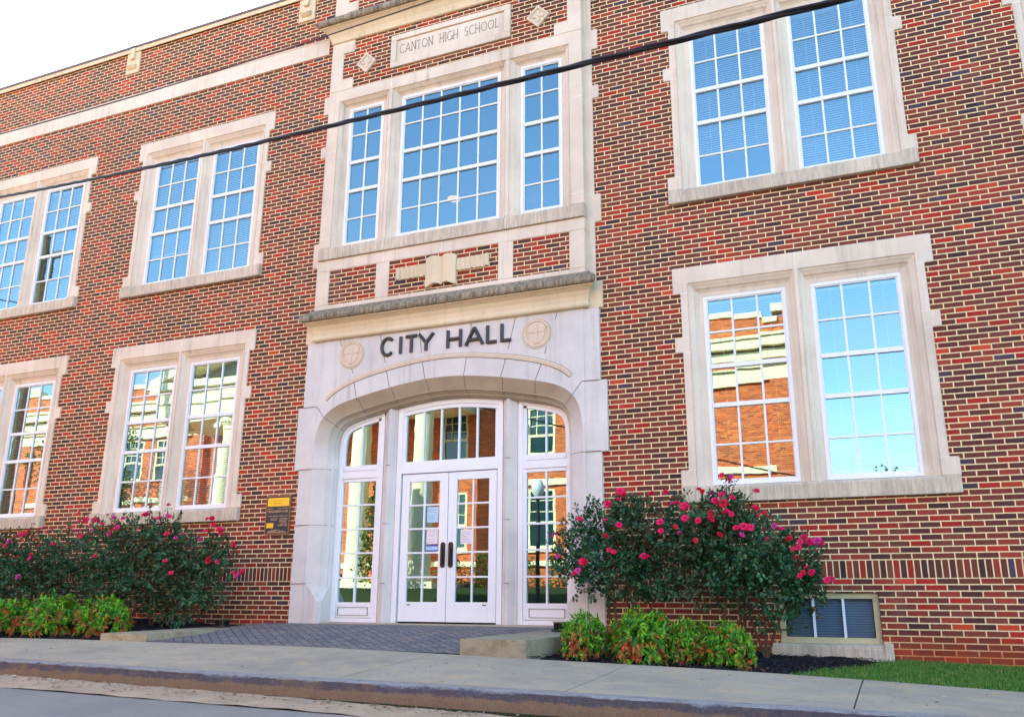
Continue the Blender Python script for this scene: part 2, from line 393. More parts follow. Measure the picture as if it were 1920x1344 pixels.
M['litter'] = island_mat('leaf_litter', [(0., lin(86,52,34)), (.4, lin(120,78,48)), (.7, lin(150,112,76)), (1., lin(220,206,180))], .8, .0, .2)
M['chip'] = island_mat('mulch_chip', [(0., lin(20,18,22)), (.7, lin(44,40,42)), (.97, lin(70,60,56)), (1., lin(140,100,74))], .9, 0., .15)
M['tree_leaf'] = island_mat('tree_leaf', [(0., lin(44,76,30)), (.6, lin(74,110,42)), (1., lin(120,140,60))], .5, .3, .3)
M['bark'] = plain('bark', lin(92,76,62), .95, .1, var=.3, vscale=8.)

# ------------------------------------------------------------------ ground levels
def zback(x): x = max(-7., min(8.5, x)); return -.0021*x*x-.0119*x+.7012
def zwall(x):
    x = max(-14., min(14., x)); return .785-.0275*x
def zkerb(x): return -.0113*x+.5725
def zkfoot(x): return zkerb(x)-.148-.006*max(-4, min(5, x))
def lerp(a, b, t): return a+(b-a)*t
def zbed(x, y): t = max(0., min(1., (y+2.3)/2.3)); return lerp(zback(x), zwall(x), t)
def zwalk(x, y):
    t = max(0., min(1., (y+2.3)/2.2)); s = t*t*(3-2*t)*.35+t*.65
    return lerp(zback(x), .905, s)

# ------------------------------------------------------------------ City hall
hall = empty('city_hall', 'two storey dark red brick city hall with pale stone arched entrance and white windows', 'building', (XC, 0, .9))
TOP = 11.70
BAYS = [(-9.24, 4), (-5.0, 4), (5.005, 4), (9.27, 4)]
WIN = []    # openings in the main wall
def rects_minus(x0, x1, z0, z1, holes):
    xs = sorted({x0, x1, *[h[0] for h in holes], *[h[1] for h in holes]}); zs = sorted({z0, z1, *[h[2] for h in holes], *[h[3] for h in holes]})
    xs = [x for x in xs if x0 <= x <= x1]; zs = [z for z in zs if z0 <= z <= z1]
    g = {}
    for i in range(len(xs)-1):
        for k in range(len(zs)-1):
            cx, cz = (xs[i]+xs[i+1])/2, (zs[k]+zs[k+1])/2
            g[i, k] = not any(h[0] < cx < h[1] and h[2] < cz < h[3] for h in holes)
    return xs, zs, g
def wall(mb, x0, x1, z0, z1, holes, y0, y1):
    xs, zs, g = rects_minus(x0, x1, z0, z1, holes)
    for (i, k), s in g.items():
        if not s: continue
        a, b, c, d = xs[i], xs[i+1], zs[k], zs[k+1]
        mb.add([(a,y0,c),(b,y0,c),(b,y0,d),(a,y0,d)], [(0,1,2,3)])
        mb.add([(a,y1,c),(b,y1,c),(b,y1,d),(a,y1,d)], [(3,2,1,0)])
        for (di, dk, q) in ((-1,0,[(a,y0,c),(a,y0,d),(a,y1,d),(a,y1,c)]), (1,0,[(b,y0,c),(b,y1,c),(b,y1,d),(b,y0,d)]), (0,-1,[(a,y0,c),(a,y1,c),(b,y1,c),(b,y0,c)]), (0,1,[(a,y0,d),(b,y0,d),(b,y1,d),(a,y1,d)])):
            if not g.get((i+di, k+dk), False): mb.add(q, [(0,1,2,3)])
holes = []
for bx, _ in BAYS:
    for dz in (0, 4.02): holes.append((bx-1.40, bx+1.40, 2.50+dz, 5.30+dz))
holes.append((XC-2.28, XC+2.30, .3, TOP-.3))                     # the entrance bay
holes.append((4.49, 5.585, .775, 1.335))                      # basement window
w = MB(); wall(w, -16., 13., .2, TOP, holes, 0., .32)
w.build('brick_wall', M['brick'], hall, fix=False)
# body of the building behind the facade
for nm, q in (('side_wall', (-16., -15.7, .33, 14.)), ('side_wall', (12.7, 13., .33, 14.)), ('rear_wall', (-16., 13., 14.001, 14.3))):
    b = MB(); b.box(*q, .2, TOP-.3); b.build(nm, M['brick'], hall)
b = MB(); b.box(-15.69, 12.69, .33, 13.99, TOP-.9, TOP-.7); b.build('roof', M['roofing'], hall)
for z in (.5, 5.72): b = MB(); b.box(-15.6, 12.6, .40, 6., z, z+.15); b.build('interior_floor', M['floor_in'], hall)
for z in (5.55, 10.05): b = MB(); b.box(-15.6, 12.6, .34, 6., z, z+.12); b.build('interior_ceiling', M['room'], hall)
for z0, z1 in ((.66, 5.54), (5.88, 10.04)):
    b = MB(); b.box(-15.6, 12.6, 5.6, 5.75, z0, z1); b.build('interior_wall', M['room'], hall)
    for x in (-7.1, -2.75, 2.8, 7.1): b = MB(); b.box(x, x+.12, .34, 5.59, z0, z1); b.build('interior_partition', M['room'], hall)

# --- parapet, band, scuppers
p = MB()
p.sweep_x([(-.05, TOP-.03), (-.06, TOP+.05), (.36, TOP+.09), (.36, TOP+.002), (.0, TOP+.002)], -16.02, XC-2.52)
p.sweep_x([(-.05, TOP-.03), (-.06, TOP+.05), (.36, TOP+.09), (.36, TOP+.002), (.0, TOP+.002)], XC+2.52, 13.02)
p.build('parapet_coping', M['stone_bounce_warm'], hall)
for x0, x1 in ((-16.03, XC-2.51), (XC+2.51, 13.03)): p = MB(); p.sweep_x([(-.075, TOP+.05), (-.075, TOP+.098), (.37, TOP+.12), (.37, TOP+.095), (-.058, TOP+.052)], x0, x1); p.build('coping_flashing', M['flashing'], hall)
for x0, x1 in ((-16., XC-2.42), (XC+2.42, 13.)):
    p = MB(); p.sweep_x([(-.022, 10.372), (-.022, 10.665), (-.035, 10.672), (-.035, 10.69), (.02, 10.70), (.02, 10.372)], x0, x1)
    x = x0+.9
    j = joints()
    while x < x1-.3: j.box(x, x+.006, -.0235, 0., 10.373, 10.664); x += 1.52
    p.build('stone_band', [M['stone'], M['joint_light']], hall, extra=j)
for sx in (-7.08, -2.93, 3.0, 7.15):
    s = MB(); s.box(sx-.175, sx+.175, -.03, .1, 11.2, 11.69)
    s.sweep_x([(-.06, 11.30), (-.10, 11.345), (-.03, 11.40), (-.028, 11.28)], sx-.10, sx+.10)
    s.prism([(sx-.05, 11.50), (sx+.05, 11.50), (sx+.05, 11.80), (sx-.05, 11.80)], -.075, .02)
    s.build('scupper', M['stone_bounce_warm'], hall, bevel=.006)

# --- two-light windows
def light(parent, x0, x1, z0, z1, cols, rows, rails=(), yf=.085, blind=None, sash=.042, slats=.034, nm='window', tilt=.013):
    """white frame (the part) > pane, blind"""
    m = MB(); yb = yf+.06
    o = .045                                   # outer frame
    m.box(x0, x1, yf, yb, z0, z0+o); m.box(x0, x1, yf, yb, z1-o, z1)
    m.box(x0, x0+o, yf, yb, z0+o, z1-o); m.box(x1-o, x1, yf, yb, z0+o, z1-o)
    a0, a1, c0, c1 = x0+o, x1-o, z0+o, z1-o
    s = sash*.35
    m.box(a0, a0+s, yf+.012, yb-.004, c0, c1); m.box(a1-s, a1, yf+.012, yb-.004, c0, c1)
    m.box(a0+s, a1-s, yf+.012, yb-.004, c0, c0+s+.01); m.box(a0+s, a1-s, yf+.012, yb-.004, c1-s, c1)
    for k in range(1, cols):
        x = lerp(a0, a1, k/cols); m.box(x-.0125, x+.0125, yf+.016, yb-.012, c0+s, c1-s)
    for z in rows: m.box(a0+s, a1-s, yf+.0185, yb-.0125, z-.0125, z+.0125)
    for z in rails: m.box(a0+s*.5, a1-s*.5, yf+.004, yb-.006, z-.028, z+.028)
    w = m.build(nm, M['paint'], parent, bevel=.003)
    g = MB(); zz = sorted([c0, c1]+list(rows)+list(rails))
    for q in range(cols):
        for za, zb_ in zip(zz, zz[1:]):
            xa_, xb_ = lerp(a0,a1,q/cols), lerp(a0,a1,(q+1)/cols); tx, tz = random.gauss(0,.0016)*(xb_-xa_)/2, random.gauss(0,.0016)*(zb_-za)/2; y_ = yf+.036
            g.add([(xa_,y_-tx-tz,za),(xb_,y_+tx-tz,za),(xb_,y_+tx+tz,zb_),(xa_,y_-tx+tz,zb_)], [(0,1,2,3)])
    g.build('pane', M['glass'], w, fix=False)
    if blind is not None:
        bm_ = MB(); z = c1-.03; zb = c0+blind; n = 0
        bm_.box(a0+.01, a1-.01, yb+.03, yb+.07, c1-.04, c1)
        while z > zb:
            dz = random.uniform(-.002, .002)
            bm_.add([(a0+.012, yb+.036, z-tilt+dz), (a1-.012, yb+.036, z-tilt), (a1-.012, yb+.058, z+tilt), (a0+.012, yb+.058, z+tilt+dz)], [(0,1,2,3)])
            z -= slats
        bm_.box(a0+.012, a1-.012, yb+.035, yb+.058, zb-.012, zb+.010)
        for k in (.18, .82): bm_.box(lerp(a0,a1,k), lerp(a0,a1,k)+.004, yb+.0345, yb+.0355, zb, c1)
        bm_.build('blind', M['blind'], w, fix=False)
    return w
MOULD = [(0., 0.), (.03, .018), (.16, .02), (.22, .036), (.42, .060), (.52, .092), (.60, .098), (.66, .112), (1., .125)]
def splay(m, ax0, ax1, az1, bx0, bx1, bz1, z0, y0, depth, prof=MOULD):
    """moulded reveal between an opening in the stone face and the frame of a light"""
    rings = []
    for t, d in prof:
        y = y0+d/.125*depth
        l, r, h = lerp(ax0, bx0, t), lerp(ax1, bx1, t), lerp(az1, bz1, t)
        rings.append([(l, y, z0), (l, y, h), (r, y, h), (r, y, z0)])
    m.loft(rings)
def outline(cx, dz, sill=False):
    P = lambda x, z: (cx+x, z+dz)
    L = [P(-1.365,2.60), P(-1.565,2.60), P(-1.565,2.81), P(-1.465,2.81), P(-1.465,4.33), P(-1.565,4.33), P(-1.565,4.53), P(-1.465,4.53), P(-1.465,5.135), P(-1.565,5.135), P(-1.565,5.50)]
    Rr = [(2*cx-x, z) for x, z in reversed(L)]
    return L+Rr+[P(1.365,5.268), P(-1.365,5.268)]
def two_light(cx, dz, blinds):
    m = MB(); m.prism(outline(cx, dz), -.024, .05)
    for s, ax0, ax1, bx0, bx1 in ((-1,-1.365,-.030,-1.193,-.150), (1,.030,1.365,.150,1.223-.03)):
        splay(m, cx+ax0, cx+ax1, 5.268+dz, cx+bx0, cx+bx1, 5.09+dz, 2.60+dz, -.024, .11)
    m.box(cx-.0302, cx+.0302, -.0242, .08, 2.60+dz, 5.30+dz)
    j = joints()
    s = MB(); s.sweep_x([(-.075, 2.395+dz), (-.078, 2.57+dz), (-.05, 2.595+dz), (.16, 2.63+dz), (.16, 2.40+dz), (-.05, 2.395+dz), (-.055, 2.405+dz)], cx-1.52, cx+1.52)
    for k in (-1, 1): s.box(cx+k*1.46-.095, cx+k*1.46+.095, -.080, .1, 2.40+dz, 2.605+dz)
    j.box(cx-.004, cx+.004, -.0262, 0., 5.30+dz, 5.498+dz)
    for k in (-1, 1):
        for z in (2.81, 4.33, 4.53, 5.135):
            x0, x1 = sorted((cx+k*1.366, cx+k*1.466)); j.box(x0, x1, -.0258, 0., z+dz-.004, z+dz+.004)
    sur = m.build('window_surround', [M['stone'], M['joint_light']], hall, bevel=.006, extra=j)
    s.build('sill', M['stone_sill'], sur, bevel=.006)
    zs = [4.60+dz, 3.125+dz]; rl = [4.14+dz, 3.63+dz]
    light(hall, cx-1.195, cx-.148, 2.62+dz, 5.09+dz, 3, zs, rl, blind=blinds[0], tilt=blinds[2] if len(blinds) > 2 else .013)
    light(hall, cx+.150, cx+1.223-.028, 2.62+dz, 5.09+dz, 3, zs, rl, blind=blinds[1], tilt=blinds[2] if len(blinds) > 2 else .013)
for cx, dz, bl in ((-9.24,0,(.01,.01)), (-9.24,4.02,(.02,.02)), (-5.0,0,(.01,.01)), (-5.0,4.02,(.55,.01)), (5.005,0,(.10,.06,.003)), (5.005,4.02,(.47,.01)), (9.27,0,(.01,.01)), (9.27,4.02,(.01,.01))):
    two_light(cx, dz, bl)

# --- basement window
m = MB(); y0 = .05
m.box(4.495, 5.58, y0, y0+.07, .78, .85); m.box(4.495, 5.58, y0, y0+.07, 1.27, 1.332); m.box(4.495, 4.56, y0, y0+.07, .85, 1.27); m.box(5.515, 5.58, y0, y0+.07, .85, 1.27)
bw = m.build('basement_window', M['paint_old'], hall, bevel=.004)
m = MB()
for x in (4.875, 5.20): m.box(x-.014, x+.014, y0+.012, y0+.05, .85, 1.27)
m.build('muntin', M['paint'], bw)
g = MB(); g.add([(4.56,y0+.035,.85),(5.515,y0+.035,.85),(5.515,y0+.035,1.27),(4.56,y0+.035,1.27)], [(0,1,2,3)]); g.build('pane', M['glass_dull'], bw, fix=False)
g = MB(); z = 1.26
while z > .86: g.add([(4.57,y0+.10,z-.012),(5.505,y0+.10,z-.012),(5.505,y0+.12,z+.012),(4.57,y0+.12,z+.012)], [(0,1,2,3)]); z -= .028
g.build('blind', M['blind_dull'], bw, fix=False)
m = MB(); m.sweep_x([(-.09, .60), (-.095, .75), (-.06, .775), (.1, .79), (.1, .60)], 4.40, 5.60); m.box(5.585, 5.685, -.10, .05, .60, .81); m.build('basement_sill', M['stone_sill'], hall, bevel=.012)

# ------------------------------------------------------------------ entrance bay
YB = -.15
X = lambda r: XC+r
# brick panels + core of the bay (upper part), set 12 mm behind the stone face
core = MB()
ch = [(X(-2.03), X(2.03), 6.60, 9.27)]
wall(core, X(-2.2), X(2.2), 5.30, 12.3, ch, YB+.012, .30)
core.build('bay_brick', M['brick'], hall, fix=False)
st = MB()
# side stones of the upper panel with their steps, head of the triple window
E2 = 2.235
def side(k):
    P = [(-E2,9.475),(-1.80,9.475),(-1.80,9.68),(-2.012,9.68),(-2.012,10.19),(-1.80,10.19),(-1.80,10.42),(-E2,10.42)]
    return [(X(k*-1*x if k > 0 else x), z) for x, z in P] if k < 0 else [(X(-x), z) for x, z in reversed(P)]
for k in (-1, 1): st.prism(side(k), YB, .0)
# surround of the triple window (opening 2.03 half width, z 6.63..9.27)
st.prism([(X(-E2),6.635),(X(-E2),9.474),(X(E2),9.474),(X(E2),6.635),(X(2.03),6.635),(X(2.03),9.268),(X(-2.03),9.268),(X(-2.03),6.635)], YB, .0)
LT = [(-2.03,-1.075,-1.883,-1.217), (-1.005,1.005,-.880,.880), (1.075,2.03,1.217,1.883)]
for ax0, ax1, bx0, bx1 in LT: splay(st, X(ax0), X(ax1), 9.268, X(bx0), X(bx1), 9.15, 6.635, YB, .115)
for k in (-1, 1): st.box(X(k*1.04)-.0352, X(k*1.04)+.0352, YB-.0003, .02, 6.635, 9.30)
# rail and posts of the lower panels
st.box(X(-E2), X(E2), YB, 0., 6.235, 6.42)
for a, c in ((-E2,-2.005), (-1.148,-.915), (.915,1.148), (2.005,E2)): st.box(X(a), X(c), YB-.0004*(abs(a) < 2), 0., 5.665, 6.2348)
st.box(X(-E2), X(E2), YB+.001, 0., 5.45, 5.6645)
# quoins in the wall plane beside the bay
for k in (-1, 1):
    P = [(2.2,5.09),(2.345,5.09),(2.345,6.375),(2.44,6.375),(2.44,6.80),(2.345,6.80),(2.345,8.345),(2.44,8.345),(2.44,8.56),(2.345,8.56),(2.345,9.17),(2.44,9.17),(2.44,9.51),(2.345,9.51),(2.345,12.2),(2.2,12.2)]
    st.prism([(X(k*x), z) for x, z in (P if k > 0 else P[::-1])], -.024, .2)
# post of the parapet over the cornice
for k in (-1, 1):
    P = [(E2,10.6),(E2,12.3),(1.98,12.3),(1.98,11.2),(1.78,11.2),(1.78,11.0),(1.98,11.0),(1.98,10.6)]
    st.prism([(X(k*x), z) for x, z in (P if k > 0 else P[::-1])], YB, 0.)
s = MB(); s.sweep_x([(-.185, 6.42), (-.188, 6.60), (-.16, 6.628), (.05, 6.665), (.05, 6.425), (-.16, 6.42), (-.165, 6.43)], X(-2.235), X(2.235))
s.build('bay_sill', M['stone_sill'], hall, bevel=.006)
j = joints()
for x in (-1.04, 1.04): j.box(X(x)-.004, X(x)+.004, YB-.0025, -.1, 9.30, 9.472); j.box(X(x)-.004, X(x)+.004, -.1895, -.1, 6.43, 6.595)
for x in (-.02, 1.03, -1.03): j.box(X(x)-.004, X(x)+.004, YB-.0025, -.1, 6.237, 6.40)
for k in (-1, 1):
    for z in (8.345, 8.56, 6.80): x0, x1 = sorted((X(k*2.04), X(k*2.23))); j.box(x0, x1, YB-.0022, -.1, z-.004, z+.004)
    for z in (6.375, 6.80, 8.345, 8.56, 9.17, 9.51): x0, x1 = sorted((X(k*2.24), X(k*2.344))); j.box(x0, x1, -.0262, -.01, z-.004, z+.004)
st.build('bay_stone', [M['stone'], M['joint_light']], hall, bevel=.006, extra=j)
rz = [8.64, 7.14]; rr = [8.146, 7.63]
for (ax0, ax1, bx0, bx1), c in zip(LT, (2, 5, 2)): light(hall, X(bx0), X(bx1), 6.66, 9.15, c, rz, rr, yf=-.045)
# cornice over the name tablet
c = MB()
d = lambda y: max(0., -y-.15)*1.0
c.sweep_x([(-.152,10.41),(-.175,10.42),(-.185,10.47),(-.20,10.52),(-.25,10.60),(-.31,10.645),(-.335,10.65),(-.338,10.665),(0.,10.665),(0.,10.41)], X(-E2), X(E2), dx=d)
c.build('cornice_cove', M['stone_bounce_warm'], hall, bevel=.004)
c = MB()
c.sweep_x([(-.338,10.6655),(-.372,10.672),(-.392,10.70),(-.392,10.735),(-.37,10.78),(-.152,10.99),(0.,10.99),(0.,10.6655)], X(-E2), X(E2), dx=d)
c.build('cornice', M['stone_dirty'], hall, bevel=.006)
# name tablet
t_ = MB()
x0, x1, z0, z1 = X(-1.065), X(1.085), 9.65, 10.25
t_.prism([(x0,z0),(x1,z0),(x1,z1),(x0,z1)], YB-.005, -.05)
for q in ((x0,x1,z0+.0,z0+.10), (x0,x1,z1-.10,z1), (x0,x0+.105,z0+.10,z1-.10), (x1-.105,x1,z0+.10,z1-.10)): t_.box(q[0], q[1], YB-.028, YB-.0045, q[2], q[3])
tab = t_.build('name_tablet', M['stone'], hall, bevel=.005)
t_ = MB()
for q in ((x0+.105,x1-.105,z0+.1005,z0+.108), (x0+.105,x1-.105,z1-.108,z1-.1005)): t_.box(q[0], q[1], YB-.0075, YB-.004, q[2], q[3])
t_.build('tablet_edge', M['rust'], tab)

# stroke alphabet: polylines in a box 1 high
def arc(cx, cz, rx, rz_, a0, a1, n=14): return [(cx+rx*math.cos(math.radians(lerp(a0,a1,i/n))), cz+rz_*math.sin(math.radians(lerp(a0,a1,i/n)))) for i in range(n+1)]
GLY = {'C': (.82, [arc(.48,.5,.46,.5,45,315)]), 'I': (.10, [[(.05,0),(.05,1)]]), 'T': (.66, [[(.33,0),(.33,1)],[(0,.955),(.66,.955)]]),
 'Y': (.78, [[(0,1),(.39,.46)],[(.78,1),(.39,.46)],[(.39,.5),(.39,0)]]), 'H': (.76, [[(.05,0),(.05,1)],[(.71,0),(.71,1)],[(.05,.48),(.71,.48)]]),
 'A': (.86, [[(0,0),(.43,1)],[(.86,0),(.43,1)],[(.17,.3),(.69,.3)]]), 'L': (.52, [[(.05,1),(.05,0)],[(.05,.045),(.52,.045)]]),
 'N': (.78, [[(.05,0),(.05,1)],[(.05,1),(.73,0)],[(.73,0),(.73,1)]]), 'O': (.98, [arc(.49,.5,.46,.48,0,360,24)]),
 'G': (.86, [arc(.48,.5,.46,.5,45,340), [(.91,.36),(.91,.06)], [(.66,.40),(.98,.40)]]),
 'S': (.58, [arc(.29,.74,.25,.25,40,270,10)+arc(.29,.25,.26,.26,90,-140,10)])}
def stroke(m, pl, w, y0, y1, fx, fz, k=0, rot=0):
    """a flat bar of width w along the polyline, with rounded front edges"""
    P = [Vector((fx(p[0]), fz(p[1]))) for p in pl]; closed = (P[0]-P[-1]).length < 1e-4 and len(P) > 3
    L = []; R_ = []
    for i, q in enumerate(P):
        a = P[i-1] if i else (P[-2] if closed else q); b_ = P[i+1] if i < len(P)-1 else (P[1] if closed else q)
        d_ = (b_-a).normalized(); n_ = Vector((-d_.y, d_.x)); L.append(q+n_*w/2); R_.append(q-n_*w/2)
    c_ = .22*w; o = k*.0008
    rings = []
    for i in range(len(P)):
        l, r = L[i], R_[i]; u_ = (r-l).normalized()*c_
        rings.append([(l.x, y1, l.y), (l.x, y0+c_*.8-o, l.y), (l.x+u_.x, y0-o, l.y+u_.y), (r.x-u_.x, y0-o, r.y-u_.y), (r.x, y0+c_*.8-o, r.y), (r.x, y1, r.y)])
    m.loft(rings)
    n = 6; m.add(rings[0]+rings[-1], [tuple(range(n)), tuple(range(n, 2*n))[::-1]])
sign = empty('wall_lettering', 'raised dark metal letters reading CITY HALL on the pale stone over the entrance arch', 'sign', (XC, -.1, 4.74))
YA = -.068     # face of the arch stone
h = .262
xs = {0: ('C', -1.005, .185), 1: ('I', -.685, 0), 2: ('T', -.587, .185), 3: ('Y', -.362, .235), 4: ('H', .100, .235), 5: ('A', .405, .270), 6: ('L', .735, .155), 7: ('L', .960, .155)}
for k, (ch_, x0, wd) in xs.items():
    m = MB(); gw, pls = GLY[ch_]; sc = wd/gw if wd else .2
    for q, pl in enumerate(pls): stroke(m, pl, .046, YA-.034, YA-.002, lambda a, x0=x0, sc=sc: x0+.02+a*sc, lambda a: 4.755+a*h, q)
    m.build('letter', M['lettering'], sign)
# engraved name of the old school
m = MB(); x = X(-.90); hh = .165
for ch_ in 'CANTON HIGH SCHOOL':
    if ch_ == ' ': x += .11; continue
    gw, pls = GLY[ch_]; sc = {'I': .24}.get(ch_, .178)
    for q, pl in enumerate(pls): stroke(m, pl, .0105, YB-.0085, YB-.0045, lambda a, x=x, sc=sc: x+a*sc*.62, lambda a: 9.892+a*hh, q)
    # little serifs
    if ch_ in 'ANTHIL':
        for px, pz in {'A': ((0,0),(.86,0)), 'N': ((.05,0),(.05,1),(.73,1)), 'T': ((.33,0),), 'H': ((.05,0),(.05,1),(.71,0),(.71,1)), 'I': ((.05,0),(.05,1)), 'L': ((.05,1),(.05,0))}[ch_]:
            stroke(m, [(px-.09, pz), (px+.09, pz)], .008, YB-.0085, YB-.0045, lambda a, x=x, sc=sc: x+a*sc*.62, lambda a: 9.892+a*hh, 4)
    x += gw*sc*.62+.026
ENG = m; engw = x-X(-.90)
# spread to the width of the panel
f_ = 1.80/engw
ENG.v = [(X(-.90)+(a-X(-.90))*f_, b_, c_) for a, b_, c_ in ENG.v]
ENG.build('tablet_lettering', M['engraved'], tab)

# diamonds with a four-petal flower
for dx_ in (-1.540, 1.545):
    cx, cz = X(dx_), 9.89
    m = MB(); r = .195
    m.prism([(cx,cz-r),(cx+r,cz),(cx,cz+r),(cx-r,cz)], YB-.004, -.05)
    dm = lambda q: [(cx,q[1],cz-q[0]),(cx+q[0],q[1],cz),(cx,q[1],cz+q[0]),(cx-q[0],q[1],cz)]
    m.loft([dm((.196,YB-.003)), dm((.19,YB-.026)), dm((.15,YB-.026)), dm((.135,YB-.006))], True)
    for a in range(4):
        ax, az = cx+.052*math.cos(a*PI/2), cz+.052*math.sin(a*PI/2)
        ring = lambda rr_, y: [(ax+rr_*math.cos(2*PI*i/10)*(1.25 if a % 2 == 0 else .8), y, az+rr_*math.sin(2*PI*i/10)*(1.25 if a % 2 else .8)) for i in range(10)]
        m.loft([ring(.042,YB-.005), ring(.036,YB-.018), ring(.02,YB-.026), ring(.002,YB-.022)], True)
    m.build('diamond_ornament', M['stone_tan'], hall, bevel=0)
# open book on a ribbon
m = MB(); z0, z1 = 5.725, 6.165
for k in (-1, 1):
    prof = [(0., .012), (.05, .045), (.12, .058), (.20, .050), (.25, .036)]
    rings = [[(X(-.005+k*a), YB-b_, z0+.05*(1-abs(a)/.25)*0+.028*math.sin(a*18)), (X(-.005+k*a), YB-b_, z1+.02*math.sin(a*14))] for a, b_ in prof]
    back = [[(p[0], YB+.01, p[2]) for p in r_] for r_ in rings]
    m.loft(rings); m.loft([[r_[0] for r_ in rings], [r_[0] for r_ in back]]); m.loft([[r_[1] for r_ in rings], [r_[1] for r_ in back]]); m.loft([rings[-1], back[-1]])
    # ribbon
    n = 22; rr_ = []
    for i in range(n+1):
        a = .255+.52*i/n; y = YB-.020-.016*math.sin(i*1.9)-(.012 if i > n-3 else 0)
        rr_.append([(X(-.005+k*a), y, 5.90+.006*math.sin(i*1.3)+.010*(k*a)), (X(-.005+k*a), y, 6.085+.012*k*a)])
    bk = [[(p[0], YB+.01, p[2]) for p in q] for q in rr_]
    m.loft(rr_); m.loft([[q[0] for q in rr_], [q[0] for q in bk]]); m.loft([[q[1] for q in rr_], [q[1] for q in bk]]); m.loft([rr_[-1], bk[-1]])
m.build('book_ornament', M['stone_bounce_warm'], hall)

# hood over the arch
c = MB()
hd = lambda y: max(0., -y-.10)*.95
c.sweep_x([(-.07,5.095),(-.115,5.10),(-.135,5.118),(-.135,5.150),(-.115,5.172),(-.112,5.20),(-.125,5.26),(-.16,5.325),(-.215,5.365),(-.245,5.372),(-.247,5.386),(-.02,5.386),(-.02,5.095)], X(-2.245), X(2.245), dx=hd)
c.box(X(-2.44), X(-2.25), -.05, 0., 5.09, 5.47); c.box(X(2.25), X(2.44), -.05, 0., 5.09, 5.47)
c.build('hood_cove', M['stone_bounce_warm'], hall, bevel=.004)
c = MB()
c.sweep_x([(-.247,5.3865),(-.278,5.395),(-.292,5.42),(-.294,5.455),(-.282,5.486),(-.262,5.503),(-.15,5.60),(-.02,5.60),(-.02,5.3865)], X(-2.245), X(2.245), dx=hd)
c.build('hood', M['stone_dirty'], hall, bevel=.004)

# arch curves (relative to the axis)
half = [(2.133,.85),(2.133,2.0),(2.133,3.2),(2.133,3.38),(2.128,3.52),(2.108,3.66),(2.065,3.79),(1.995,3.90),(1.90,3.985),(1.78,4.05),(1.62,4.105),(1.40,4.155),(1.15,4.205),(.90,4.25),(.65,4.288),(.42,4.315),(.2,4.332),(0.,4.338)]
def smooth_curve(P, n=4):
    out = []
    for i in range(len(P)-1):
        a, b_, c_, d_ = P[max(i-1,0)], P[i], P[i+1], P[min(i+2,len(P)-1)]
        for k in range(n):
            t = k/n
            q = [.5*((2*b_[e])+(-a[e]+c_[e])*t+(2*a[e]-5*b_[e]+4*c_[e]-d_[e])*t*t+(-a[e]+3*b_[e]-3*c_[e]+d_[e])*t**3) for e in (0, 1)]
            out.append(tuple(q))
    out.append(P[-1]); return out
H_ = smooth_curve(half)
ARCH = [(-a, b_) for a, b_ in H_]+[(a, b_) for a, b_ in reversed(H_[:-1])]      # left foot .. apex .. right foot
def offset(d_, z_foot=.85):
    out = []; n = len(ARCH)
    for i, q in enumerate(ARCH):
        a = Vector(ARCH[max(i-1,0)]); b_ = Vector(ARCH[min(i+1,n-1)]); tg = (b_-a).normalized(); nn = Vector((tg.y, -tg.x))
        p_ = Vector(q)+nn*d_; out.append((p_.x, max(p_.y, z_foot)))
    return out
def ring(d_, y): return [(X(a), y, b_) for a, b_ in offset(d_)]
po = MB()
F0 = offset(0.)
# spandrel face (recessed centre) and side strips
XS = 2.17
outer = [(-XS,.85),(-XS,5.095),(XS,5.095),(XS,.85)]
po.prism([(X(a), b_) for a, b_ in outer+[(q[0], q[1]) for q in reversed(F0)]], YA, .0)
for k in (-1, 1):
    P = [(XS-.0,.85),(2.386,.85),(2.386,3.11),(2.475,3.11),(2.475,4.07),(2.386,4.07),(2.386,5.09),(XS,5.09)]
    po.prism([(X(k*x), z) for x, z in (P if k > 0 else P[::-1])], YA+.012, .1)
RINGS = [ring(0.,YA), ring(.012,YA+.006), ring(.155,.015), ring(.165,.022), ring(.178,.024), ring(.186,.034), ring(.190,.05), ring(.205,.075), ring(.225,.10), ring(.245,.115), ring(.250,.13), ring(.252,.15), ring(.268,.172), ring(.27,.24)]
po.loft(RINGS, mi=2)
# square feet with broach stops
for k in (-1, 1):
    foot = [(2.13,YA-.0005),(1.905,YA-.0005),(1.868,YA+.06),(1.868,.2),(2.13,.2)]
    po.prism_v([(X(k*a), b_) for a, b_ in (foot if k < 0 else foot[::-1])], .85, 1.21)
    ap = [(X(k*2.118),YA,1.455),(X(k*1.978),.016,1.455),(X(k*1.905),YA-.0005,1.21),(X(k*1.868),YA+.06,1.21),(X(k*1.868),.2,1.455),(X(k*2.13),YA-.0005,1.21),(X(k*1.868),.2,1.21)]
    po.add(ap, [(0,1,2),(0,2,5),(1,3,2),(1,4,3),(4,6,3)])
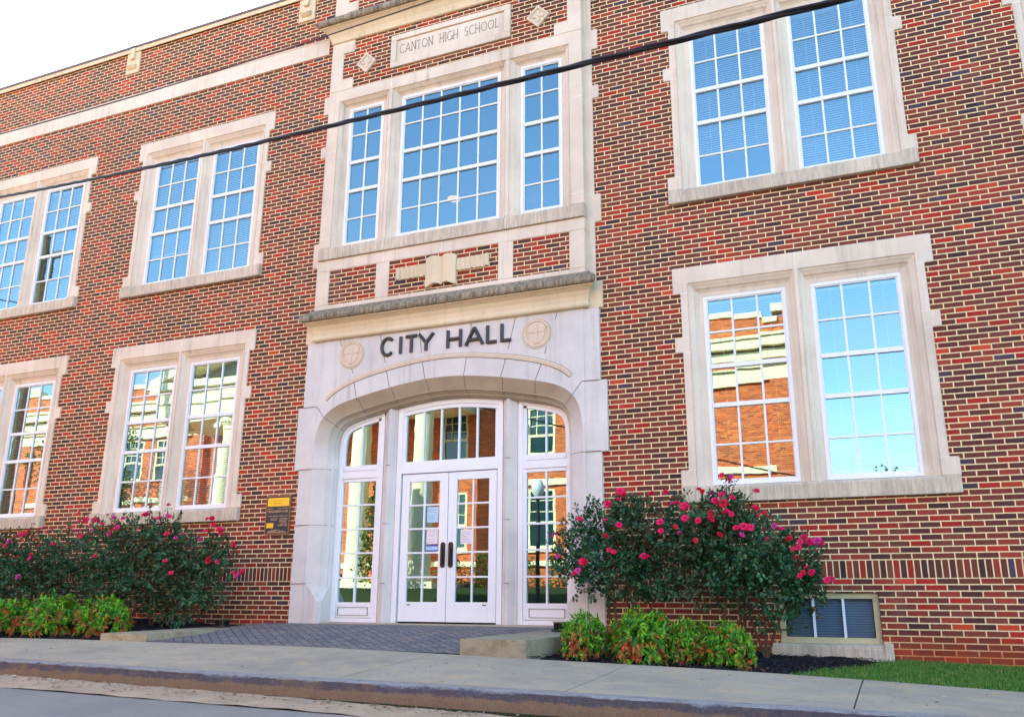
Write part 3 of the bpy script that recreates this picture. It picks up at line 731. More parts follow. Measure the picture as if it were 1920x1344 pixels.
# label moulding: a shallow incised band over the arch
lm = MB(); L0 = []; L1 = []
for a, z in [(-2.00,4.19),(-1.90,4.275),(-1.75,4.36),(-1.5,4.455),(-1.2,4.53),(-.9,4.585),(-.6,4.63),(-.3,4.66),(0,4.672)]: L0.append((a, z))
L0 = smooth_curve(L0); L0 = L0+[(-a, z) for a, z in reversed(L0[:-1])]
n = len(L0)
def loff(d_):
    o_ = []
    for i, q in enumerate(L0):
        a = Vector(L0[max(i-1,0)]); b_ = Vector(L0[min(i+1,n-1)]); tg = (b_-a).normalized(); nn = Vector((tg.y,-tg.x)); p_ = Vector(q)+nn*d_; o_.append((p_.x, p_.y))
    return o_
rg = lambda d_, y: [(X(a), y, z) for a, z in loff(d_)]
lm.loft([rg(-.002,YA+.001), rg(0.,YA-.014), rg(.02,YA-.016), rg(.062,YA-.004), rg(.064,YA+.001)])
lj = joints(); lj.loft([rg(-.007,YA-.0005), rg(-.007,YA-.0025), rg(.002,YA-.0026)]); lj.loft([rg(.062,YA-.0010), rg(.062,YA-.0062), rg(.070,YA-.0040), rg(.070,YA-.001)])
lm.build('label_moulding', [M['stone_tan'], M['joint']], hall, extra=lj)
# voussoir joints
j = joints()
def seg(m_, a, b_, y, w_=.0075):
    A, B = Vector(a), Vector(b_); d_ = (B-A).normalized(); nn = Vector((-d_.y, d_.x))*w_/2
    m_.prism([(X((A+nn).x),(A+nn).y),(X((A-nn).x),(A-nn).y),(X((B-nn).x),(B-nn).y),(X((B+nn).x),(B+nn).y)], y, y+.004)
for a, b_ in (((-1.42,4.10),(-1.50,4.46)), ((-1.51,4.53),(-1.56,4.66)), ((-.86,4.26),(-.94,4.575)), ((-.955,4.65),(-1.06,5.09)), ((-.27,4.33),(-.33,4.655)), ((-.34,4.73),(-.39,5.09)), ((.36,4.325),(.41,4.655)), ((.42,4.73),(.47,5.09)), ((.94,4.245),(1.03,4.56)), ((1.05,4.635),(1.16,5.09)), ((1.46,4.15),(1.58,4.435)), ((1.60,4.51),(1.63,4.61)), ((1.76,4.99),(1.79,5.09)), ((-1.75,4.99),(-1.78,5.09)), ((2.13,4.07),(2.0,3.90)), ((-2.13,4.07),(-2.0,3.90)), ((-2.385,4.07),(-2.13,4.07)), ((2.13,4.07),(2.385,4.07))):
    seg(j, a, b_, (YA-.0022 if max(abs(a[0]),abs(b_[0])) < 2.171 else YA-.0022))
for k in (-1, 1):
    for z in (1.455, 2.29, 3.115): x0, x1 = sorted((X(k*2.384), X(k*2.11))); j.box(x0, x1, YA-.0022, YA+.02, z-.003, z+.003)
# joints across the splay
def cross(i, w_=.0075):
    ds = ((0.,YA-.001),(.155,.0135),(.186,.032),(.225,.098),(.27,.171)); V = []
    for d_, y in ds:
        o_ = offset(d_-.0012); a = Vector(o_[i]); b_ = Vector(o_[i+1]); tg = (b_-a).normalized()*w_/2
        V.append([(X(a.x-tg.x), y, a.y-tg.y), (X(a.x+tg.x), y, a.y+tg.y)])
    j.loft(V)
def idx_at(x=None, z=None, sgn=-1):
    best = min(range(len(ARCH)-1), key=lambda i: (abs(ARCH[i][0]-x) if x is not None else abs(ARCH[i][1]-z)+10*(ARCH[i][0]*sgn < 0))); return best
for x in (-1.42,-.86,-.27,.36,.94,1.46,-2.0,2.0): cross(idx_at(x=x))
for k in (-1, 1):
    for z in (2.29, 3.115):
        ds = ((0.,YA-.001),(.155,.0135),(.186,.032),(.225,.098),(.27,.171))
        j.loft([[(X(k*(2.133-d_+.0012)), y, z-.003), (X(k*(2.133-d_+.0012)), y, z+.003)] for d_, y in ds])
portal = po.build('portal', [M['stone_white'], M['joint'], M['stone_soffit_shade']], hall, extra=j)
# medallions with shield and cross
for mx, mz in ((-1.555,4.832), (1.485,4.815)):
    m = MB(); cx = X(mx)
    rg2 = lambda r, y: [(cx+r*math.cos(2*PI*i/36), y, mz+r*math.sin(2*PI*i/36)) for i in range(36)]
    m.loft([rg2(.222,YA+.002), rg2(.222,YA-.010), rg2(.212,YA-.012), rg2(.203,YA-.002), rg2(.196,YA-.018), rg2(.176,YA-.020), rg2(.168,YA-.006), rg2(.001,YA-.005)], True)
    sh = [(-.13,.105),(-.06,.135),(0,.128),(.06,.135),(.13,.105),(.128,0),(.10,-.08),(.05,-.135),(0,-.158),(-.05,-.135),(-.10,-.08),(-.128,0)]
    m.prism([(cx+a, mz+b_) for a, b_ in sh][::-1], YA-.019, YA-.004)
    m.prism([(cx-.015,mz-.145),(cx+.015,mz-.145),(cx+.017,mz+.12),(cx-.017,mz+.12)], YA-.030, YA-.0185)
    for k in (-1, 1): x0, x1 = sorted((cx+k*.0175, cx+k*.125)); m.box(x0, x1, YA-.028, YA-.0185, mz+.012, mz+.04)
    m.build('medallion', M['stone_tan'], hall)

# mullions of the entrance
for k in (-1, 1):
    m = MB(); j = joints()
    P = [(.850,.262),(.865,.225),(.885,.215),(.905,.19),(.938,.155),(.952,.148),(.966,.148),(.985,.16),(1.02,.19),(1.05,.215),(1.075,.225),(1.090,.262)]
    m.prism_v([(X(k*a), b_) for a, b_ in (P if k > 0 else P[::-1])], .86, 4.02)
    for z in (1.46, 2.295, 3.14): x0, x1 = sorted((X(k*.925), X(k*.995))); j.box(x0, x1, .1455, .155, z-.0035, z+.0035)
    m.build('entrance_mullion', [M['stone_white'], M['joint']], hall, extra=j)

# entrance joinery: offset curve cut between two x values
def band(m_, d0, d1, xa, xb, y0, y1, zmin=.93):
    A = offset(d0, zmin); B = offset(d1, zmin); sel = [i for i in range(len(ARCH)) if xa <= A[i][0] <= xb and A[i][1] > zmin]
    f1 = [(X(A[i][0]), y0, A[i][1]) for i in sel]; f2 = [(X(min(max(B[i][0],xa),xb)), y0, B[i][1]) for i in sel]
    b1 = [(p_[0], y1, p_[2]) for p_ in f1]; b2 = [(p_[0], y1, p_[2]) for p_ in f2]
    m_.loft([b1, f1, f2, b2])
def curve_z(d_, x):
    o_ = offset(d_); 
    for i in range(len(o_)-1):
        if o_[i][0] <= x <= o_[i+1][0] and o_[i+1][0] > o_[i][0]:
            return lerp(o_[i][1], o_[i+1][1], (x-o_[i][0])/(o_[i+1][0]-o_[i][0]))
    return o_[0][1]
def top_pts(d_, xa, xb, n=18): return [(X(lerp(xa,xb,i/n)), curve_z(d_, lerp(xa,xb,i/n))) for i in range(n+1)]
def frame_poly(m_, outer_, inner_, y0, y1):
    """two polylines of equal length -> frame"""
    m_.loft([[(a,y1,b_) for a,b_ in outer_], [(a,y0,b_) for a,b_ in outer_], [(a,y0,b_) for a,b_ in inner_], [(a,y1,b_) for a,b_ in inner_]])
YD = .25
# doors' transom frame
tf = MB()
xa, xb = -.852, .852
tf.loft([[(a,.32,z) for a,z in top_pts(.262,xa,xb)], [(a,.225,z) for a,z in top_pts(.268,xa,xb)], [(a,.225,z) for a,z in top_pts(.335,xa,xb)], [(a,.32,z) for a,z in top_pts(.335,xa,xb)]])
tf.loft([[(a,.32,z) for a,z in top_pts(.335,-.79,.79)], [(a,.243,z) for a,z in top_pts(.336,-.79,.79)], [(a,.243,z) for a,z in top_pts(.392,-.79,.79)], [(a,.32,z) for a,z in top_pts(.392,-.79,.79)]])
for k in (-1, 1):
    x0, x1 = sorted((X(k*.775), X(k*.852))); tf.box(x0, x1, .2256, .319, .925, 3.93)
    x0, x1 = sorted((X(k*.727), X(k*.7745))); tf.box(x0, x1, .2436, .31, 3.135, 3.87)
tf.box(X(-.7745), X(.7745), .232, .32, 3.012, 3.13)
tf.box(X(-.7265), X(.7265), .243, .31, 3.131, 3.185)
for q in range(1, 5):
    x = lerp(-.727, .727, q/5); tf.box(X(x)-.0125, X(x)+.0125, .252, .30, 3.185, curve_z(.392, x)+.01)
tfr = tf.build('transom_window', M['paint'], hall)
g = MB(); tp = top_pts(.38, -.73, .73); pts = [(X(-.73),3.18)]+tp+[(X(.73),3.18)]
bm = bmesh.new(); f = bm.faces.new([bm.verts.new((a,.274,b_)) for a,b_ in pts]); f.normal_update(); bmesh.ops.triangulate(bm, faces=[f]); bm.verts.index_update()
g.add([tuple(v.co) for v in bm.verts], [tuple(v.index for v in q.verts) for q in bm.faces]); bm.free()
g.build('pane', M['glass'], tfr, fix=False)
# sidelights
for k in (-1, 1):
    s_ = MB(); mirror = lambda pts_: [(2*XC-a if k > 0 else a, z) for a, z in pts_]
    sel = lambda d_, lim: [(X(a), z) for a, z in offset(d_, .93) if a < lim]
    def strip(d0, d1, lim, y0, y1):
        A = offset(d0,.93); B = offset(d1,.93); ii = [i for i in range(len(A)) if A[i][0] < lim]
        o1 = mirror([(X(A[i][0]),A[i][1]) for i in ii]); o2 = mirror([(X(min(B[i][0],lim)),B[i][1]) for i in ii])
        s_.loft([[(a,y1,z) for a,z in o1], [(a,y0,z) for a,z in o1], [(a,y0,z) for a,z in o2], [(a,y1,z) for a,z in o2]])
    strip(.262, .300, -1.08, .225, .32); strip(.300, .350, -1.10, .245, .31)
    bx = lambda a, c_, y0, y1, z0, z1: s_.box(*sorted((X(k*a), X(k*c_))), y0, y1, z0, z1)
    zt = curve_z(.30, -1.12)
    bx(1.088, 1.155, .225, .32, .925, zt); bx(1.155, 1.2065, .245, .31, .99, zt-.03)
    bx(1.155, 1.845, .238, .32, 2.985, 3.10)
    bx(1.2068, 1.79, .245, .31, 3.1005, 3.18); bx(1.2068, 1.79, .245, .31, 2.935, 2.9845)
    bx(1.155, 1.845, .236, .32, .925, .985); bx(1.2068, 1.79, .245, .31, .985, 1.20)
    xm = 1.495
    bx(xm-.0125, xm+.0125, .252, .30, 1.20, 2.935); bx(xm-.0125, xm+.0125, .252, .30, 3.18, curve_z(.35,-xm)+.005)
    for z in (2.59, 2.238, 1.892, 1.543): bx(1.2068, 1.782, .2545, .299, z-.012, z+.012)
    pj = joints()
    for q in ((1.245,1.75,1.018,1.022), (1.245,1.75,1.128,1.132), (1.245,1.249,1.022,1.128), (1.746,1.75,1.022,1.128), (1.2,1.80,.9835,.9875), (1.2,1.80,3.0985,3.1015), (1.2,1.80,2.9835,2.9865)): pj.box(*sorted((X(k*q[0]), X(k*q[1]))), .2355, .26, q[2], q[3])
    so = s_.build('sidelight', [M['paint'], M['gap_shade_and_plate']], hall, extra=pj)
    g = MB(); g.add([(X(k*1.2),.274,1.19),(X(k*1.79),.274,1.19),(X(k*1.79),.274,2.94),(X(k*1.2),.274,2.94)], [(0,1,2,3)])
    pts = [(X(a), z) for a, z in offset(.34, .93) if a < -1.2 and z > 3.17]; pts = [(X(-1.79),3.17)]+pts+[(X(-1.2), curve_z(.34,-1.2)), (X(-1.2),3.17)]; pts = mirror(pts)
    bm = bmesh.new(); f = bm.faces.new([bm.verts.new((a,.274,b_)) for a,b_ in pts]); f.normal_update(); bmesh.ops.triangulate(bm, faces=[f]); bm.verts.index_update()
    g.add([tuple(v.co) for v in bm.verts], [tuple(v.index for v in q.verts) for q in bm.faces]); bm.free()
    g.build('pane', M['glass'], so, fix=False)
    g = MB(); x0, x1 = sorted((X(k*1.08), X(k*1.09)))
# the doors
for k in (-1, 1):
    d_ = MB(); bx = lambda a, c_, y0, y1, z0, z1: d_.box(*sorted((X(k*a), X(k*c_))), y0, y1, z0, z1)
    bx(.005, .138, YD, YD+.05, .945, 3.0); bx(.638, .756, YD, YD+.05, .945, 3.0)
    bx(.138, .638, YD+.0004, YD+.05, .945, 1.21); bx(.138, .638, YD+.0004, YD+.05, 2.888, 3.0)
    bx(.388-.0125, .388+.0125, YD+.006, YD+.044, 1.21, 2.888)
    for z in (2.55, 2.215, 1.88, 1.545): bx(.138, .638, YD+.0085, YD+.0425, z-.012, z+.012)
    do = d_.build('door', M['paint'], hall, bevel=.003)
    g = MB(); g.add([(X(k*.13),.274,1.2),(X(k*.645),.274,1.2),(X(k*.645),.274,2.9),(X(k*.13),.274,2.9)], [(0,1,2,3)]); g.build('pane', M['glass'], do, fix=False)
    hd_ = MB(); cx = X(k*.062); pl = []
    for i in range(9): a = PI*i/8; pl.append((cx+.036*math.cos(a), 1.985+.036*math.sin(a)))
    for i in range(9): a = PI+PI*i/8; pl.append((cx+.036*math.cos(a), 1.705+.036*math.sin(a)))
    hd_.prism(pl[::-1], YD-.012, YD-.0005)
    hd_.tube([(cx,YD-.012,1.93),(cx,YD-.05,1.92),(cx,YD-.055,1.83),(cx,YD-.05,1.74),(cx,YD-.012,1.73)], .012, 8)
    hd_.build('handle', M['bronze'], do)
    kk = MB(); x0, x1 = sorted((X(k*.56), X(k*.615))); kk.box(x0, x1, YD-.003, YD+.001, 1.165, 1.178); kk.build('door_plate', M['gap_shade_and_plate'], do)
for a, c_ in ((-.7745,-.74), (-.02,.02), (.74,.7745)): gp = MB(); gp.box(X(a), X(c_), .303, .318, .93, 3.011); gp.build('door_gap_shade', M['gap_shade_and_plate'], hall)
# the strips above fill the door gaps, their shade put into the colour
th = MB(); th.box(X(-2.0), X(2.0), -.02, .45, .80, .922); th.build('threshold', M['concrete'], hall, bevel=.008)

# ------------------------------------------------------------------ directory plaque
sg = empty('directory_plaque', 'tall dark directory plaque with yellow panels and gilt frame beside the arch', 'sign', (-2.70, -.03, 2.17))
fr = MB(); x0, x1, z0, z1 = -2.928, -2.478, 2.172, 2.75
fr.box(x0,x1,-.036,-.002,z0,z0+.016); fr.box(x0,x1,-.036,-.002,z1-.016,z1); fr.box(x0,x0+.016,-.036,-.002,z0+.016,z1-.016); fr.box(x1-.016,x1,-.036,-.002,z0+.016,z1-.016)
fr.build('frame', M['gold'], sg, bevel=.003)
fr = MB(); fr.box(x0+.016,x1-.016,-.028,-.003,z0+.016,z1-.016); fr.build('panel', M['navy'], sg)
fr = MB(); fr.box(-2.902,-2.507,-.0305,-.0275,2.590,2.716); fr.build('header_panel', M['yellow'], sg)
fr = MB(); fr.box(-2.898,-2.772,-.0305,-.0275,2.268,2.340); fr.build('small_panel', M['yellow'], sg)
def text(body, x, z, size, y, mat, parent, align='LEFT', name='text'):
    cu = bpy.data.curves.new(name, 'FONT'); cu.body = body; cu.size = size; cu.align_x = align; cu.extrude = .0006; cu.resolution_u = 2
    cu.materials.append(mat); o = bpy.data.objects.new(name, cu); COL.objects.link(o)
    o.location = (x, y, z); o.rotation_euler = (PI/2, 0, 0); o.parent = parent; o.matrix_parent_inverse = Matrix.Translation(-root_loc(parent)); return o
# the plaque's lettering is too worn to read in the photograph: broken runs of gilt
def runs(m_, x0, x1, z, hh, y, seed):
    r = random.Random(seed); x = x0
    while x < x1:
        w_ = r.uniform(.006, .012)
        if r.random() > .14: m_.box(x, min(x+w_, x1), y-.0012, y, z-hh*r.uniform(.35,.5), z+hh*r.uniform(.35,.5))
        x += w_+.0035
m = MB()
for i, (a, c_, z) in enumerate(((-2.90,-2.80,2.553),(-2.70,-2.52,2.558),(-2.90,-2.52,2.522),(-2.90,-2.52,2.505),(-2.90,-2.52,2.445),(-2.83,-2.70,2.405),(-2.66,-2.52,2.405),(-2.83,-2.72,2.385),(-2.66,-2.52,2.385),(-2.67,-2.52,2.362),(-2.63,-2.52,2.342),(-2.65,-2.52,2.322),(-2.69,-2.52,2.302),(-2.80,-2.66,2.236),(-2.86,-2.56,2.220),(-2.89,-2.53,2.204))): runs(m, a, c_, z, .010, -.0285, i)
m.build('plaque_lettering', M['goldtext'], sg)
m = MB(); runs(m, -2.81, -2.62, 2.672, .012, -.0312, 40); runs(m, -2.80, -2.64, 2.632, .016, -.0312, 41); runs(m, -2.87, -2.80, 2.304, .014, -.0312, 42)
m.build('header_lettering', M['dimtext'], sg)
# notices taped inside the door glass
def notice(label, x0, x1, z0, z1, mat, lines, seed, extra=None):
    r = empty('paper_notice', label, 'notice', ((x0+x1)/2, .271, z0), 'notices taped to the door glass')
    m = MB(); m.box(x0, x1, .2700, .2715, z0, z1); m.build('sheet', mat, r)
    m = MB(); z = z1-.03; rr_ = random.Random(seed)
    while z > z0+.02 and lines:
        if rr_.random() > .2: runs(m, x0+.012, x1-.012-rr_.random()*.05, z, .006, .2699, seed+int(z*100))
        z -= .021
    if m.v: m.build('lettering', M['ink'], r)
    if extra: extra(r)
notice('pale blue paper notice taped on the door glass, topmost of three on its leaf', -.305, -.125, 2.30, 2.52, M['paper_blue'], True, 3)
notice('pinkish white paper notice between the blue notice and the blue bordered sticker', -.305, -.125, 2.00, 2.205, M['paper_pink'], True, 9)
notice('pinkish white paper notice alone on its door leaf', .235, .410, 1.99, 2.19, M['paper_pink'], True, 15)
def bl(r):
    m = MB(); m.box(-.305, -.118, .2690, .2699, 1.968, 1.985); m.box(-.305, -.118, .2690, .2699, 1.899, 1.915); m.build('border', M['inkblue'], r)
    m = MB(); runs(m, -.28, -.20, 1.945, .010, .2699, 77); m.build('lettering', M['ink'], r)
notice('small white sticker with blue borders on the door glass beside the handle', -.305, -.118, 1.899, 1.985, M['paper_blue'], False, 21, bl)

# ------------------------------------------------------------------ pendant lamps inside
def pendant(label, x, y, z, lit):
    q = .62 if lit else 1.
    r = empty('pendant_lamp', label, 'lamp', (x, y, z), 'bowl lamps hanging behind the middle window')
    m = MB(); m.lathe([(a*q, b_*q*q) for a, b_ in ((.02,-.02),(.14,.0),(.205,.06),(.225,.13),(.215,.13),(.19,.07),(.02,.0))], (0,0,0), 24); m.build('bowl', M['lamplit'] if lit else M['lampglass'], r, smooth=True, local=True)
    m = MB(); m.tube([(0,0,.1),(0,0,10.04-z)], .010, 6); m.lathe([(.02,10.0-z),(.07,10.02-z),(.07,10.045-z),(.0,10.045-z)], (0,0,0), 14); m.build('rod', M['steel'], r, local=True)
pendant('pale glass bowl lamp seen in the large middle pane of the upper window', -.40, 2.2, 9.18, False)
pendant('pale glass bowl lamp seen low in the narrow side light of the middle window', -.30, 4.5, 9.18, False)
pendant('lit yellow lamp seen through the middle window near its foot', -1.75, 3.6, 9.10, True)

# ------------------------------------------------------------------ cables
def catenary(x0, x1, y, f, n=60): return [(lerp(x0,x1,i/n), y, f(lerp(x0,x1,i/n))) for i in range(n+1)]
m = MB(); n = 300; CA, CB = Vector((-2.926,-5.0,5.491)), Vector((5.824,-7.9,3.317))
for q in range(3):
    pts = []
    for i in range(n+1):
        t = lerp(-1.45, 2.6, i/n); c_ = CA.lerp(CB, t); c_.z -= .05*math.sin(PI*max(0, min(1, t))); a = t*9.2*7+q*2*PI/3; pts.append((c_.x+.0035*math.cos(a), c_.y+.0070*math.cos(a), c_.z+.0075*math.sin(a)))
    m.tube(pts, .0078, 6)
tag(m.build('power_cable', M['cable'], smooth=True), 'thick black twisted power cable slung across the front of the facade', 'cable')
m = MB(); m.tube(catenary(-18., 12., -1.0, lambda x: 9.80+.0042*(x+7.)**2*.9), .012, 6)
tag(m.build('telephone_wire', M['wire'], smooth=True), 'thin grey telephone wire running in front of the stone band and the cornice', 'cable')

# ------------------------------------------------------------------ ground
def sheet(name, mat, xs, ys, zf, kd='structure'):
    m = MB(); nx, ny = len(xs), len(ys)
    V = [(x, y, zf(x, y)) for y in ys for x in xs]
    F = [(j*nx+i, j*nx+i+1, (j+1)*nx+i+1, (j+1)*nx+i) for j in range(ny-1) for i in range(nx-1)]
    m.add(V, F); return kind(m.build(name, mat, fix=False, smooth=True), kd)
rng = lambda a, b_, s: [a+(b_-a)*i/max(1, round((b_-a)/s)) for i in range(max(1, round((b_-a)/s))+1)]
def terrain(x, y):
    if y > -2.3: base = zbed(x, y)-.06
    elif y > -4.3: base = zkerb(x)-.12
    else: base = zkfoot(x)-.10
    if y < -15.6: base = 1.72
    elif y < -14.6: base = lerp(1.0, 1.72, (-14.6-y)/1.0)
    elif y < -12: base = lerp(.2, 1.0, (-12-y)/2.6)
    elif y < -4.75: base = lerp(base, .05, min(1, (-4.75-y)/1.5))
    if y > 14.5: base = .5
    return base
sheet('ground', M['earth'], [-400,-200,-100,-60]+rng(-40,40,2.5)+[60,100,200,400], [-400,-200,-100,-60,-40,-30,-24]+rng(-20,1.,.4)+[14.4,20,40,100,200,400], terrain)
def zroad(x, y):
    t = (-4.75-y); s = .3753-.0128*x*max(0, 1-t/12)
    return s-.022*t if t < 7.5 else s-.165+.09*(t-7.5)
sheet('road', M['asphalt'], [-200,-100,-60]+rng(-40,40,1.)+[60,100,200], [-14.6,-13.5,-12.25,-10,-8,-6.5,-5.6,-5.1,-4.72], zroad)
sheet('gutter', M['sand'], rng(-40,40,.25), [-4.76+.0,-4.66,-4.56,-4.46,-4.34], lambda x, y: lerp(.3753-.0128*x+.006+.012*math.sin(x*1.7)*math.sin(x*.6), zkfoot(x)+.004, (y+4.76)/.42)+.004*math.sin(x*13+y*40))
# kerb: profile run along x, its edge knocked about
kb = MB(); rings = []
rk = random.Random(5); wear = [max(0., .4+.6*math.sin(x*.83)+.8*math.sin(x*2.9+1)+.7*math.sin(x*7.3)+.5*math.sin(x*17.1)-.45+rk.uniform(-.3,.3)) for x in rng(-40,40,.04)]
for i, x in enumerate(rng(-40, 40, .04)):
    z = zkerb(x); zf_ = zkfoot(x); c_ = .010+.020*wear[i]; c2 = .014+.026*wear[i]
    rr_ = rk.uniform(-.0025,.0025)
    rings.append([(x,-4.10,z-.12), (x,-4.10,z), (x,-4.30+c2*1.3,z+.0), (x,-4.30+c2*.5,z-c_*.35+rr_), (x,-4.305-.004,z-c_+rr_), (x,-4.33,lerp(z,zf_,.6)), (x,-4.352,zf_-.08)])
kb.loft(rings); kind(kb.build('kerb', M['kerb'], fix=False, smooth=False), 'structure')
# pavement slabs
pv = MB(); jx = [-40]+[x for x in (-26.,-22.,-18.,-14.,-11.6,-9.5,-7.4,-5.3,-3.15,-.89,1.27,3.35,5.44,7.55,9.7,11.8,14.,18.,22.,26.)]+[40]
for a, b_ in zip(jx, jx[1:]):
    a2, b2 = a+.006, b_-.006; xs_ = rng(a2, b2, .3); top_ = []
    ys_ = [-4.092, -3.6, -3.0, -2.3]
    zf_ = lambda x, y: lerp(zkerb(x), zback(x), (y+4.1)/1.8)+.004*math.sin(x*1.3+y*2)
    V = [(x, y, zf_(x, y)) for y in ys_ for x in xs_]; nx = len(xs_)
    F = [(j_*nx+i, j_*nx+i+1, (j_+1)*nx+i+1, (j_+1)*nx+i) for j_ in range(3) for i in range(nx-1)]
    pv.add(V, F)
    for X_, e in ((a2,0),(b2,nx-1)):
        pv.add([(X_,y,zf_(X_,y)) for y in ys_]+[(X_,y,zf_(X_,y)-.08) for y in ys_], [(i,i+1,i+5,i+4) for i in range(3)])
    for y in (-4.092,-2.3): pv.add([(x,y,zf_(x,y)) for x in xs_]+[(x,y,zf_(x,y)-.08) for x in xs_], [(i,i+1,i+1+nx,i+nx) for i in range(nx-1)])
kind(pv.build('pavement', M['concrete'], fix=True), 'structure')
# paver walk up to the doors
def wx(y, k): t = (y+2.3)/2.2; return lerp(-2.76, -2.50, t) if k < 0 else lerp(1.545, 1.78, t)
m = MB(); ys_ = rng(-2.296, -.02, .12); n = 24
V = [(lerp(wx(y,-1)-.25, wx(y,1)+.35, i/n), y, zwalk(lerp(wx(y,-1), wx(y,1), i/n), y)+.002) for y in ys_ for i in range(n+1)]
F = [(j_*(n+1)+i, j_*(n+1)+i+1, (j_+1)*(n+1)+i+1, (j_+1)*(n+1)+i) for j_ in range(len(ys_)-1) for i in range(n)]
m.add(V, F); kind(m.build('paved_path', M['pavers'], fix=False, smooth=True), 'structure')
# low concrete walls beside the walk
def low_wall(label, k):
    m = MB(); rings = []
    ya, yb = -2.3, -.30
    for t in (0., .33, .66, 1.):
        y = lerp(ya, yb, t); xi = wx(y, k); wd = .74 if k > 0 else .76; xo = xi+(wd if k > 0 else -wd)
        zt = lerp(.835, .885, t) if k > 0 else lerp(.803, .858, t)
        zb = .45
        rings.append([(xi,y,zb),(xi,y,zt),(xo,y,zt-.002),(xo,y,zb)])
    m.loft(rings, True); m.add(rings[0]+rings[-1], [(0,1,2,3),(7,6,5,4)])
    tag(m.build('low_wall', M['lowwall'], bevel=.014), label, 'low wall', 'concrete walls flanking the entrance path')
low_wall('low concrete wall with stained end face beside the small nandina shrub', 1)
low_wall('low concrete wall running from the pavement to the wall under the directory plaque', -1)
def uplight(label, x, y, z):
    r = empty('ground_uplight', label, 'light fixture', (x, y, z), 'uplights set by the entrance path')
    m = MB(); m.lathe([(.13,0),(.13,.022),(.0,.022)], (0,0,0), 18); m.build('base', M['steel'], r, local=True)
    m = MB(); m.lathe([(.075,.022),(.082,.09),(.078,.09),(.07,.03)], (0,0,0), 16)
    for i in range(16):
        a = 2*PI*i/16; m.prism_v([(.074*math.cos(a-.06),.074*math.sin(a-.06)),(.074*math.cos(a+.06),.074*math.sin(a+.06)),(.102*math.cos(a+.05),.102*math.sin(a+.05)),(.102*math.cos(a-.05),.102*math.sin(a-.05))], .024, .094)
    m.build('finned_body', M['bronze'], r, local=True)
    m = MB(); m.lathe([(.10,.0945),(.112,.097),(.112,.108),(.0,.112)], (0,0,0), 16); m.build('cap', M['wood'], r, local=True)
uplight('dark finned ground light on the low wall before the sidelight and loose rose bush', 2.06, -.62, .878)
uplight('dark finned ground light by the brick wall below the directory plaque', -3.06, -.62, .852)

# mulch beds
def bed(name, x0, x1, cut=None):
    xs_ = rng(x0, x1, .06); ys_ = rng(-2.29, .0, .06); r = random.Random(3)
    nz = {}
    def zf_(x, y):
        e = min(1., (y+2.29)/.15)
        return zbed(x, y)-.035+e*.03+.018*math.sin(x*7.1+y*3.)*math.sin(y*6.+x)+r.uniform(-.006,.006)+(.02*math.sin(y*1.4+1.5) if y < -.4 else 0)
    m = MB(); idx = {}
    for y in ys_:
        for x in xs_:
            idx[x, y] = len(m.v); m.v.append((x, y, zf_(x, y)))
    for i in range(len(xs_)-1):
        for j_ in range(len(ys_)-1):
            if cut and not cut(xs_[i], ys_[j_]): continue
            m.f.append((idx[xs_[i],ys_[j_]], idx[xs_[i+1],ys_[j_]], idx[xs_[i+1],ys_[j_+1]], idx[xs_[i],ys_[j_+1]])); m.m.append(0)
    nc = int((x1-x0)*900)
    for _ in range(nc):
        x, y = r.uniform(x0, x1), r.uniform(-2.27, -.02)
        if cut and not cut(x, y): continue
        z = zbed(x, y)+.004+r.uniform(-.008, .014); a = r.uniform(0, PI); l = r.uniform(.012, .035); w_ = r.uniform(.004, .010); tz = r.uniform(-.4, .4)
        ca, sa = math.cos(a), math.sin(a)
        m.add([(x-ca*l,y-sa*l,z-l*tz),(x+sa*w_,y-ca*w_,z),(x+ca*l,y+sa*l,z+l*tz),(x-sa*w_,y+ca*w_,z+.006)], [(0,1,2),(0,2,3)], 1)
    return kind(m.build(name, [M['mulch'], M['chip']], fix=False), 'stuff')
gx = lambda y: 4.80+(y+2.3)/2.3*.95
bed('mulch', 2.2, 5.95, lambda x, y: x < gx(y)+.12*math.sin(y*3))
bed('mulch', -10.5, -2.95)
# lawn on the right
def lawn():
    r = random.Random(11); m = MB()
    xs_ = rng(4.3, 13., .1); ys_ = rng(-2.29, 0., .1)
    idx = {}
    for y in ys_:
        for x in xs_: idx[x, y] = len(m.v); m.v.append((x, y, zbed(x, y)-.012))
    for i in range(len(xs_)-1):
        for j_ in range(len(ys_)-1):
            if xs_[i] < gx(ys_[j_])-.1: continue
            m.f.append((idx[xs_[i],ys_[j_]], idx[xs_[i+1],ys_[j_]], idx[xs_[i+1],ys_[j_+1]], idx[xs_[i],ys_[j_+1]])); m.m.append(0)
    for _ in range(52000):
        x, y = 4.65+r.random()**1.25*5.2, r.uniform(-2.34, -.015)
        if x < gx(y)+.06*math.sin(y*5)+r.uniform(-.05, .12): continue
        z = zbed(x, max(y,-2.29))-.012; hgt = r.uniform(.018, .046)*(1. if y > -2.28 else .8); a = r.uniform(0, 2*PI); w_ = r.uniform(.0016, .0032); ln = r.uniform(.0, .035); la = r.uniform(0, 2*PI)
        ca, sa = math.cos(a)*w_, math.sin(a)*w_; lx, ly = math.cos(la)*ln, math.sin(la)*ln
        m.add([(x-ca,y-sa,z),(x+ca,y+sa,z),(x+lx*.4+ca*.8,y+ly*.4+sa*.8,z+hgt*.6),(x+lx*.4-ca*.8,y+ly*.4-sa*.8,z+hgt*.6),(x+lx,y+ly,z+hgt)], [(0,1,2,3),(3,2,4)], 1)
    return kind(m.build('grass', [M['earth'], M['grass']], fix=False), 'stuff')
lawn()
